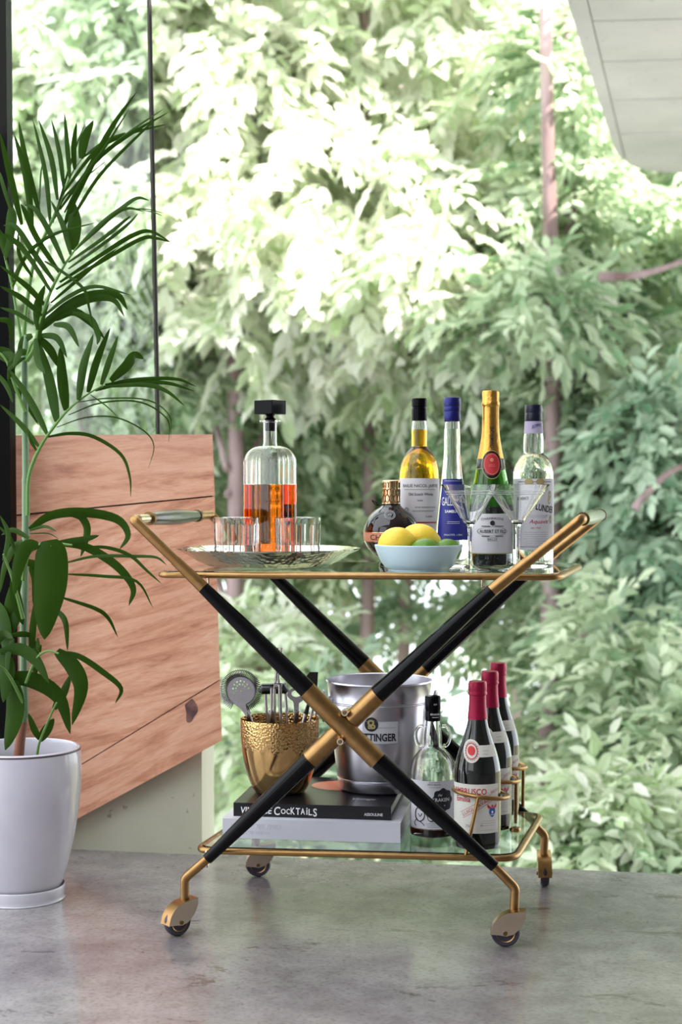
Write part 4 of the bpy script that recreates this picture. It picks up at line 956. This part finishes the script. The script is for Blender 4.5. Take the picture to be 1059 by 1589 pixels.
# frond A (middle, arching right)
frond([(41, 560), (53, 539), (66, 489), (79, 452), (98, 415), (114, 391), (124, 378)], .0050, .0012, 3.05, [
 ([(116, 388), (153, 350), (185, 325), (212, 307), (232, 311)], 8), ([(118, 386), (150, 357), (180, 331), (200, 323), (223, 328)], 6), ([(204, 324), (230, 325), (254, 331)], 2), ([(222, 326), (240, 330), (252, 335)], 2),
 ([(106, 407), (159, 370), (190, 345), (204, 334)], 6), ([(106, 417), (164, 375), (200, 346), (214, 331)], 6),
 ([(93, 438), (169, 388), (205, 366), (233, 359), (267, 377)], 7), ([(87, 449), (159, 405), (219, 371), (243, 370), (264, 376)], 6), ([(79, 470), (119, 436), (155, 405), (185, 383)], 5),
 ([(69, 489), (106, 460), (148, 444), (204, 458)], 7), ([(66, 502), (111, 470), (148, 457), (182, 458), (198, 481)], 15), ([(63, 512), (100, 482), (140, 464), (175, 465), (193, 491)], 12),
 ([(85, 496), (114, 483), (140, 499), (163, 526)], 13), ([(112, 485), (140, 495), (152, 520), (151, 535)], 10), ([(83, 503), (106, 507), (123, 539)], 10),
 ([(110, 395), (98, 350), (79, 311)], 9), ([(113, 388), (117, 345), (115, 313)], 20), ([(100, 409), (79, 364), (55, 325), (38, 318)], 9), ([(94, 425), (58, 370), (40, 330), (32, 316)], 9),
 ([(85, 438), (53, 393), (24, 351), (5, 350)], 9), ([(79, 453), (40, 393), (16, 370), (0, 364)], 9), ([(71, 475), (42, 444), (0, 412)], 9), ([(65, 490), (32, 462), (0, 444)], 9), ([(53, 503), (26, 486), (0, 477)], 7),
 ([(60, 512), (59, 475), (70, 442)], 13), ([(60, 540), (64, 505), (76, 470)], 6), ([(69, 405), (95, 420), (130, 448), (138, 475), (145, 510)], 5)])
# frond B (tallest)
frond([(36, 540), (42, 470), (55, 400), (79, 346), (98, 301), (108, 277), (116, 262), (130, 243)], .0045, .0010, 3.08, [
 ([(78, 349), (70, 270), (51, 185)], 8), ([(89, 310), (79, 246), (60, 186)], 9), ([(99, 296), (92, 240), (80, 186)], 8), ([(108, 277), (104, 227), (100, 176)], 8),
 ([(116, 263), (115, 225), (119, 190)], 8), ([(126, 246), (132, 214), (145, 187)], 14), ([(50, 350), (40, 272), (22, 208)], 11), ([(61, 330), (40, 251), (29, 188)], 10),
 ([(34, 349), (16, 272), (0, 207)], 10), ([(20, 335), (5, 288), (0, 267)], 6), ([(82, 346), (114, 238), (132, 192)], 4), ([(61, 322), (63, 272), (67, 246)], 3),
 ([(100, 350), (116, 309), (156, 230), (180, 188), (212, 143)], 9), ([(95, 304), (148, 235), (196, 209), (262, 192)], 6), ([(98, 309), (159, 240), (206, 201), (254, 169)], 5),
 ([(93, 325), (148, 251), (201, 209), (262, 174)], 6), ([(110, 345), (126, 316), (159, 267), (220, 205), (240, 188)], 5), ([(130, 243), (164, 219), (196, 205)], 6), ([(85, 340), (106, 299), (169, 246)], 3),
 ([(20, 445), (40, 398), (80, 365), (150, 345)], 6), ([(50, 430), (30, 395), (28, 360)], 6), ([(100, 330), (130, 275), (165, 225), (200, 170)], 5)])
# frond C (lower right arching)
frond([(43, 800), (45, 739), (63, 693), (88, 657), (109, 633), (136, 612), (160, 598)], .0042, .0012, 3.03, [
 ([(88, 654), (76, 591), (59, 527)], 17), ([(103, 637), (97, 585), (94, 536)], 16), ([(121, 621), (128, 569), (145, 518)], 14), ([(137, 609), (151, 560), (171, 509)], 11), ([(157, 597), (169, 560), (183, 521)], 10),
 ([(172, 591), (196, 569), (209, 552), (223, 557)], 15), ([(73, 674), (45, 621), (12, 570)], 12), ([(60, 693), (33, 660), (0, 628)], 9), ([(57, 700), (48, 685), (44, 670)], 5),
 ([(163, 597), (212, 589), (272, 588), (305, 600)], 6), ([(148, 606), (193, 594), (257, 594), (302, 607)], 7), ([(160, 600), (222, 597), (257, 606), (287, 630)], 7),
 ([(121, 624), (169, 618), (230, 621), (263, 645), (265, 681)], 2.4), ([(106, 644), (157, 625), (218, 624), (260, 651), (262, 687)], 2.8), ([(88, 663), (133, 648), (181, 648), (224, 669), (239, 693), (230, 728)], 2.4),
 ([(74, 678), (109, 673), (145, 678), (187, 705), (201, 739), (203, 772)], 6), ([(140, 612), (165, 630), (184, 648)], 2)])
# crown leaves near the cane top
frond([(40, 560), (48, 535), (62, 520)], .003, .0015, 3.05, [
 ([(60, 520), (88, 524), (104, 555)], 10), ([(62, 524), (80, 545), (91, 570)], 13), ([(55, 525), (58, 560), (70, 580)], 11), ([(45, 545), (30, 548), (20, 570)], 12), ([(50, 520), (35, 530), (28, 560)], 12)])
frond([(39, 640), (20, 590), (10, 560), (-8, 540)], .0035, .0015, 3.06, [
 ([(-2, 552), (10, 553), (19, 560), (12, 592)], 18), ([(12, 575), (28, 560), (40, 555)], 8), ([(12, 590), (35, 618), (60, 660)], 9), ([(-5, 580), (10, 600), (20, 625)], 8), ([(-5, 495), (15, 500), (17, 530)], 9), ([(-6, 540), (12, 545), (22, 552)], 9)])
frond([(38, 560), (30, 510), (20, 450), (8, 400), (0, 370)], .0035, .0015, 3.10, [
 ([(17, 322), (16, 350), (8, 405)], 18), ([(10, 400), (2, 370), (-8, 350)], 12), ([(15, 440), (32, 410), (40, 398)], 6)])
# lower fronds
frond([(38, 880), (45, 858), (62, 846), (84, 843), (112, 846)], .0045, .0020, [2.99, 2.94], [
 ([(46, 822), (79, 801), (127, 796), (180, 806), (198, 830), (186, 852)], 15), ([(108, 798), (125, 803), (134, 820), (131, 843), (125, 864)], 13), ([(85, 843), (132, 849), (180, 878), (206, 912), (200, 940)], 14),
 ([(87, 843), (127, 838), (154, 831)], 10), ([(103, 873), (148, 863), (212, 863), (243, 865), (259, 877)], 5), ([(130, 850), (165, 850), (201, 862), (228, 886), (251, 906)], 6),
 ([(106, 891), (159, 894), (212, 902), (238, 944)], 5), ([(93, 926), (148, 944), (169, 960), (183, 989)], 6), ([(85, 944), (101, 965), (105, 1010)], 9), ([(46, 823), (70, 817), (88, 825)], 5), ([(46, 828), (75, 828), (92, 837)], 2)])
big = frond([(36, 900), (40, 860), (60, 846), (80, 848)], .004, .0020, [2.97, 2.90], [])
for pts, w in [([(76, 838), (79, 860), (78, 905), (72, 950), (69, 992)], 52), ([(60, 846), (40, 850), (28, 880), (22, 925)], 22)]: leaflet(big, pts, w, 2.90, -.01, tw=.1)
frond([(36, 960), (20, 900), (5, 860)], .004, .0018, [3.0, 2.97], [
 ([(55, 935), (50, 985), (47, 1030)], 11), ([(30, 890), (15, 940), (8, 990)], 20), ([(35, 840), (20, 850), (6, 880), (0, 920)], 12), ([(45, 835), (20, 822), (2, 830)], 8), ([(20, 900), (28, 940), (36, 970)], 16),
 ([(5, 870), (12, 830), (0, 800)], 9), ([(48, 880), (55, 900), (52, 940)], 14), ([(60, 900), (72, 890), (78, 905)], 10), ([(0, 1000), (20, 960), (30, 930)], 22), ([(10, 1010), (0, 960), (-10, 930)], 26), ([(24, 860), (15, 835), (-4, 815)], 7), ([(40, 870), (62, 885), (60, 930)], 14)])
frond([(36, 1090), (22, 1062), (8, 1040), (-6, 1030)], .004, .0018, [2.99, 2.94], [
 ([(0, 1012), (30, 1008), (55, 1025), (76, 1060)], 20), ([(5, 1052), (50, 1056), (91, 1083), (109, 1139)], 26), ([(20, 1055), (20, 1107), (8, 1164)], 32), ([(0, 1010), (10, 1040), (5, 1090)], 26), ([(20, 990), (12, 1015), (10, 1050)], 10), ([(18, 985), (40, 984), (48, 990)], 9), ([(2, 1060), (25, 1056), (45, 1055)], 5), ([(-8, 1000), (5, 985), (20, 990)], 14)])
frond([(40, 1060), (50, 1035), (60, 1018), (75, 1010), (91, 1014)], .0028, .0018, [2.98, 2.94], [
 ([(88, 1010), (113, 1034), (126, 1069), (112, 1125)], 25), ([(90, 1012), (122, 1018), (159, 1042), (188, 1068), (179, 1092)], 9), ([(58, 990), (60, 1010), (64, 1000)], 7), ([(55, 1045), (54, 1010), (48, 980)], 12)])
b3 = frond([(57, 1176), (62, 1150), (78, 1112), (88, 1090)], .0026, .0018, [3.02, 2.99], [
 ([(84, 1100), (98, 1075), (110, 1046)], 14), ([(61, 1148), (52, 1130), (44, 1107)], 11), ([(62, 1150), (74, 1132), (84, 1115)], 15)])

# ============================================================ FOREST
# timber post and trees outside
def tree_trunk(parent, pts, r0, r1, name='trunk', seg=14):
    S = smoothpath(pts, 5); n = len(S); rr = [r0+(r1-r0)*i/(n-1) for i in range(n)]
    mb = MB().tube([p-parent.location for p in S], [q*(1+.06*math.sin(i*1.7)) for i, q in enumerate(rr)], seg); return mb.build(name, M['bark'], parent)
rng = np.random.default_rng(5)
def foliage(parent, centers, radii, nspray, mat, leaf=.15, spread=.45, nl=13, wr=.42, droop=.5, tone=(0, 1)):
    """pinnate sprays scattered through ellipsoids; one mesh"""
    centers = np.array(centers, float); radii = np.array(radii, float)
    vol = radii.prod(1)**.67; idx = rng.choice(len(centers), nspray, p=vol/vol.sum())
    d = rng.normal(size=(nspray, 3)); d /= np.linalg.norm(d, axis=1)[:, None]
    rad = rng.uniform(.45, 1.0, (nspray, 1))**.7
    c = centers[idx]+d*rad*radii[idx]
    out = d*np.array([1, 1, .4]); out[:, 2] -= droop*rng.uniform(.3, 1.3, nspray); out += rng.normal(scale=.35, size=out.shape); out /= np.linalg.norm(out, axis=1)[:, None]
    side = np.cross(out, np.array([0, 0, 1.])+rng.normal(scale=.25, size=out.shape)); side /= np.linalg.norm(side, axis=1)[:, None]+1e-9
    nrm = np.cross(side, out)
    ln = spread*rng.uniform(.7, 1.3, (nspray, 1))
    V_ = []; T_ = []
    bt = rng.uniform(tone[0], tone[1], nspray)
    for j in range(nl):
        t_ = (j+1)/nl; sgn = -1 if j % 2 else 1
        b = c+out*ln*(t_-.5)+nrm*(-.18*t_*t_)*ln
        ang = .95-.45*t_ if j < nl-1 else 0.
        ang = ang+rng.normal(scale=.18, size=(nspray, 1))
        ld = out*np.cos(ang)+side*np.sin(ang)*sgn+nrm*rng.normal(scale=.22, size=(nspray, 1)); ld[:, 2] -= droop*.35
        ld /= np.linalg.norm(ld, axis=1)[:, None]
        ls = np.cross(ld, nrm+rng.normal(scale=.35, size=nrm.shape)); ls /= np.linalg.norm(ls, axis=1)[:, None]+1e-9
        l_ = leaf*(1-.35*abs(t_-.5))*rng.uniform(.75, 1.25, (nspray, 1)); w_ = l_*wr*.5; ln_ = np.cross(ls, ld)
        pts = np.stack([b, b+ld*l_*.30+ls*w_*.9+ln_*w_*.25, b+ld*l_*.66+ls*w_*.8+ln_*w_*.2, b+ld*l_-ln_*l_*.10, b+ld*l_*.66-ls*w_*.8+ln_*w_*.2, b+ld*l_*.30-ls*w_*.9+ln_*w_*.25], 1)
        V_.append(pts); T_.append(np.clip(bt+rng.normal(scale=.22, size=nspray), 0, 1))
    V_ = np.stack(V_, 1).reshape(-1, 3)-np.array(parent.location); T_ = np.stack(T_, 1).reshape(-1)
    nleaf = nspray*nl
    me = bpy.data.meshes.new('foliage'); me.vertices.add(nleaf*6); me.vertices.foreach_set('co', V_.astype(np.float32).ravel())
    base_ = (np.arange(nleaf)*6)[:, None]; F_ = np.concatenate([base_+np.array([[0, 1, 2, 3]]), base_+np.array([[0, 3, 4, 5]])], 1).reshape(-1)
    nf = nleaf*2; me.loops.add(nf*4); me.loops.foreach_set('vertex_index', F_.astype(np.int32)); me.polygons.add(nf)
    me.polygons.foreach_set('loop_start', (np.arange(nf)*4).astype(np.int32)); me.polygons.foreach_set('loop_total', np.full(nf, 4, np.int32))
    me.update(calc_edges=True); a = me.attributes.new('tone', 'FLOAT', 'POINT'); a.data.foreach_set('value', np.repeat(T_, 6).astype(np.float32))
    me.materials.append(mat); o = bpy.data.objects.new('foliage', me); COL.objects.link(o); o.parent = parent; o['kind'] = 'stuff'; return o
def tree(px, D, label, cents, n, mat, r0=.09, top=5, branches=3, group='rainforest trees outside', lean=0, gz=None, **kw):
    x = bx(px, D); gz = -3.35-(D-5)*.062 if gz is None else gz
    gz = max(gz, -4.6)
    t = thing('rainforest_tree', label, 'tree', (x, D, gz), 0, group)
    P = [Vector((x, D, gz)), Vector((x+lean*.3, D, gz+2)), Vector((x+lean*.6+.05, D+.05, gz+4.5)), Vector((x+lean, D, top))]
    tree_trunk(t, P, r0, r0*.45)
    cs = [(bx(a, D+dd), D+dd, at(CX, b, D+dd).z) for a, b, dd, *_ in cents]; rs = [c_[3:6] for c_ in cents]
    rb = random.Random(int(px)+7)
    for c_ in cs[:branches]:
        zz = min(max(c_[2]-.5, gz+1), top-.4); q = (zz-gz)/(top-gz); s0 = Vector((x+lean*q, D, zz)); e0 = Vector(c_)
        tree_trunk(t, [s0, s0.lerp(e0, .5)+Vector((0, 0, .12)), e0], r0*.28, r0*.08, 'branch', 8)
    foliage(t, cs, rs, n, mat, **kw); return t
# near trees: (px, py, depth offset, rx, ry, rz)
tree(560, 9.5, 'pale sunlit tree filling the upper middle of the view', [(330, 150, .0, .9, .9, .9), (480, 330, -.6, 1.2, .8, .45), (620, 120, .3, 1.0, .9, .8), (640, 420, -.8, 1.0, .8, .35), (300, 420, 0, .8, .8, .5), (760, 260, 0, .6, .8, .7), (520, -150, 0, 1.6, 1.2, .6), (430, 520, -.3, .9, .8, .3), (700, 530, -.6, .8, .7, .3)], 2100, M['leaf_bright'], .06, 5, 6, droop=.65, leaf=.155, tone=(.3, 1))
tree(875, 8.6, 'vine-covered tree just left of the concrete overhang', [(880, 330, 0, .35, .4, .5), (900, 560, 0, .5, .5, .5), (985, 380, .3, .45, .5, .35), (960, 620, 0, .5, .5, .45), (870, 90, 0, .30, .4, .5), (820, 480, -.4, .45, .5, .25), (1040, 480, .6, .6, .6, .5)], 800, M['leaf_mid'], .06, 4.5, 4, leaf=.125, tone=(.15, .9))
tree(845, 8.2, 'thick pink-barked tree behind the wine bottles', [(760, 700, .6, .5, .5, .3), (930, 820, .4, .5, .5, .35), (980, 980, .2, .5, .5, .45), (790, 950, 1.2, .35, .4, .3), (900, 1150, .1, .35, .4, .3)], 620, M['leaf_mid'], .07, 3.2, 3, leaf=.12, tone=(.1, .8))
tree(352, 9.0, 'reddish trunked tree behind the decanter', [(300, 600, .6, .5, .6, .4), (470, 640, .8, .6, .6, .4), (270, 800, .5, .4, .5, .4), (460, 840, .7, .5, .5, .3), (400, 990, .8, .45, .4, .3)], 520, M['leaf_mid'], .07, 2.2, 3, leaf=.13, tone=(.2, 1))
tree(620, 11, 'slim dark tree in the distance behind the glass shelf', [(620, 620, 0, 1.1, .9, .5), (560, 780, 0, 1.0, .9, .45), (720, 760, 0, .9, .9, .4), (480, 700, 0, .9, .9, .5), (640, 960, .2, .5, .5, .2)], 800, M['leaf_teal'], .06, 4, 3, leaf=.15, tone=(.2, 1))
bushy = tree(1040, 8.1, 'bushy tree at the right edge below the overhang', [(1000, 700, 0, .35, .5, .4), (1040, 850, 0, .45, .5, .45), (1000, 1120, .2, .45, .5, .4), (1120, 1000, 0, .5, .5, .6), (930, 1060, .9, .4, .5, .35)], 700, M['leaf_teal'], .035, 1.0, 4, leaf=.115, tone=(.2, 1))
for a_ in ([(905, 985), (960, 1040), (1010, 1075), (1080, 1150)], [(965, 1130), (1000, 1085), (1040, 1040)], [(930, 430), (1000, 425), (1090, 395)], [(985, 790), (1030, 740), (1080, 715)]):
    tree_trunk(bushy, [at(x, y, 7.6) for x, y in a_], .022, .010, 'branch', 8)
tree(130, 9.5, 'pale tree with hanging roots beyond the window pane', [(120, 120, 0, .7, .7, .7), (60, 350, 0, .7, .7, .6), (190, 420, 0, .6, .6, .5), (110, 560, 0, .7, .6, .4), (-120, 300, 0, .9, .8, 1.2), (200, 60, 0, .5, .6, .5)], 1100, M['leaf_bright'], .07, 4.5, 4, leaf=.15, droop=.7, tone=(.2, 1))
for k, (x_, D_) in enumerate([(-250, 13.5), (250, 14.5), (520, 15), (800, 13.5), (1080, 14), (1380, 12)]):
    yy = [(-100, 1.0), (150, 1.0), (400, 1.0), (620, .8), (760, .35)]
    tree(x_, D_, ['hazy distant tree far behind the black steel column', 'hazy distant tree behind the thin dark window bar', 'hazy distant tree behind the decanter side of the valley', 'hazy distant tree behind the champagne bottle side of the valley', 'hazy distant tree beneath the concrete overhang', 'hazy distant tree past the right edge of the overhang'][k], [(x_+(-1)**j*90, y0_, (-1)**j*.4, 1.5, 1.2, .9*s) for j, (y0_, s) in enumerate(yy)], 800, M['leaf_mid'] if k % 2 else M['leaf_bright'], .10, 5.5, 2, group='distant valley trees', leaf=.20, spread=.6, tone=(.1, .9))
for k, (x_, D_) in enumerate([(-500, 9.5), (1500, 10.5)]):
    tree(x_, D_, ['leafy tree past the left edge of the view', 'leafy tree past the right edge of the view'][k], [(x_, 100, 0, 1.4, 1.2, 1), (x_, 500, 0, 1.4, 1.2, 1), (x_, 900, 0, 1.4, 1.2, 1)], 700, M['leaf_mid'], .08, 4, 2, group='trees beside the view', leaf=.15)
# shrubs low down
def shrub(px, py, D, r, n, mat, label, leaf=.12, tone=(.2, 1)):
    gz = -3.35-(D-5)*.062; c = at(px, py, D); t = thing('forest_shrub', label, 'shrub', (c.x, D, gz), 0, 'shrubs below the floor edge')
    tree_trunk(t, [Vector((c.x, D, gz)), Vector((c.x+.05, D, (gz+c.z)/2)), Vector((c.x, D, c.z))], .03, .012, 'stem', 8)
    foliage(t, [(c.x, c.y, c.z), (c.x+r[0]*.4, c.y, c.z-r[2]*.9)], [r, r], n, mat, leaf=leaf, spread=.34, nl=11, droop=.3, tone=tone)
shrub(930, 1260, 6.2, (.34, .3, .20), 260, M['leaf_bright'], 'pale green shrub beyond the right back castor', .10, (.1, .7))
shrub(1040, 1180, 6.8, (.35, .3, .35), 230, M['leaf_mid'], 'mid green shrub at the lower right edge', .11)
shrub(950, 1010, 7.2, (.30, .3, .40), 160, M['leaf_mid'], 'green shrub right of the wine bottles', .11)
shrub(690, 1240, 7.6, (.45, .4, .22), 190, M['leaf_mid'], 'green shrub seen under the cart between bucket and bottles', .12)
shrub(520, 1150, 7.4, (.5, .4, .30), 220, M['leaf_teal'], 'teal shrub seen beneath the cart crossing', .12)
shrub(370, 1180, 6.9, (.22, .3, .45), 150, M['leaf_bright'], 'bright shrub beside the end of the timber wall', .12, (.0, .6))
shrub(400, 1000, 8.0, (.4, .4, .25), 160, M['leaf_bright'], 'light shrub behind the left cart leg', .13, (.1, .8))
shrub(960, 1330, 6.0, (.5, .3, .12), 180, M['leaf_mid'], 'low green shrub just past the floor edge at right', .10)
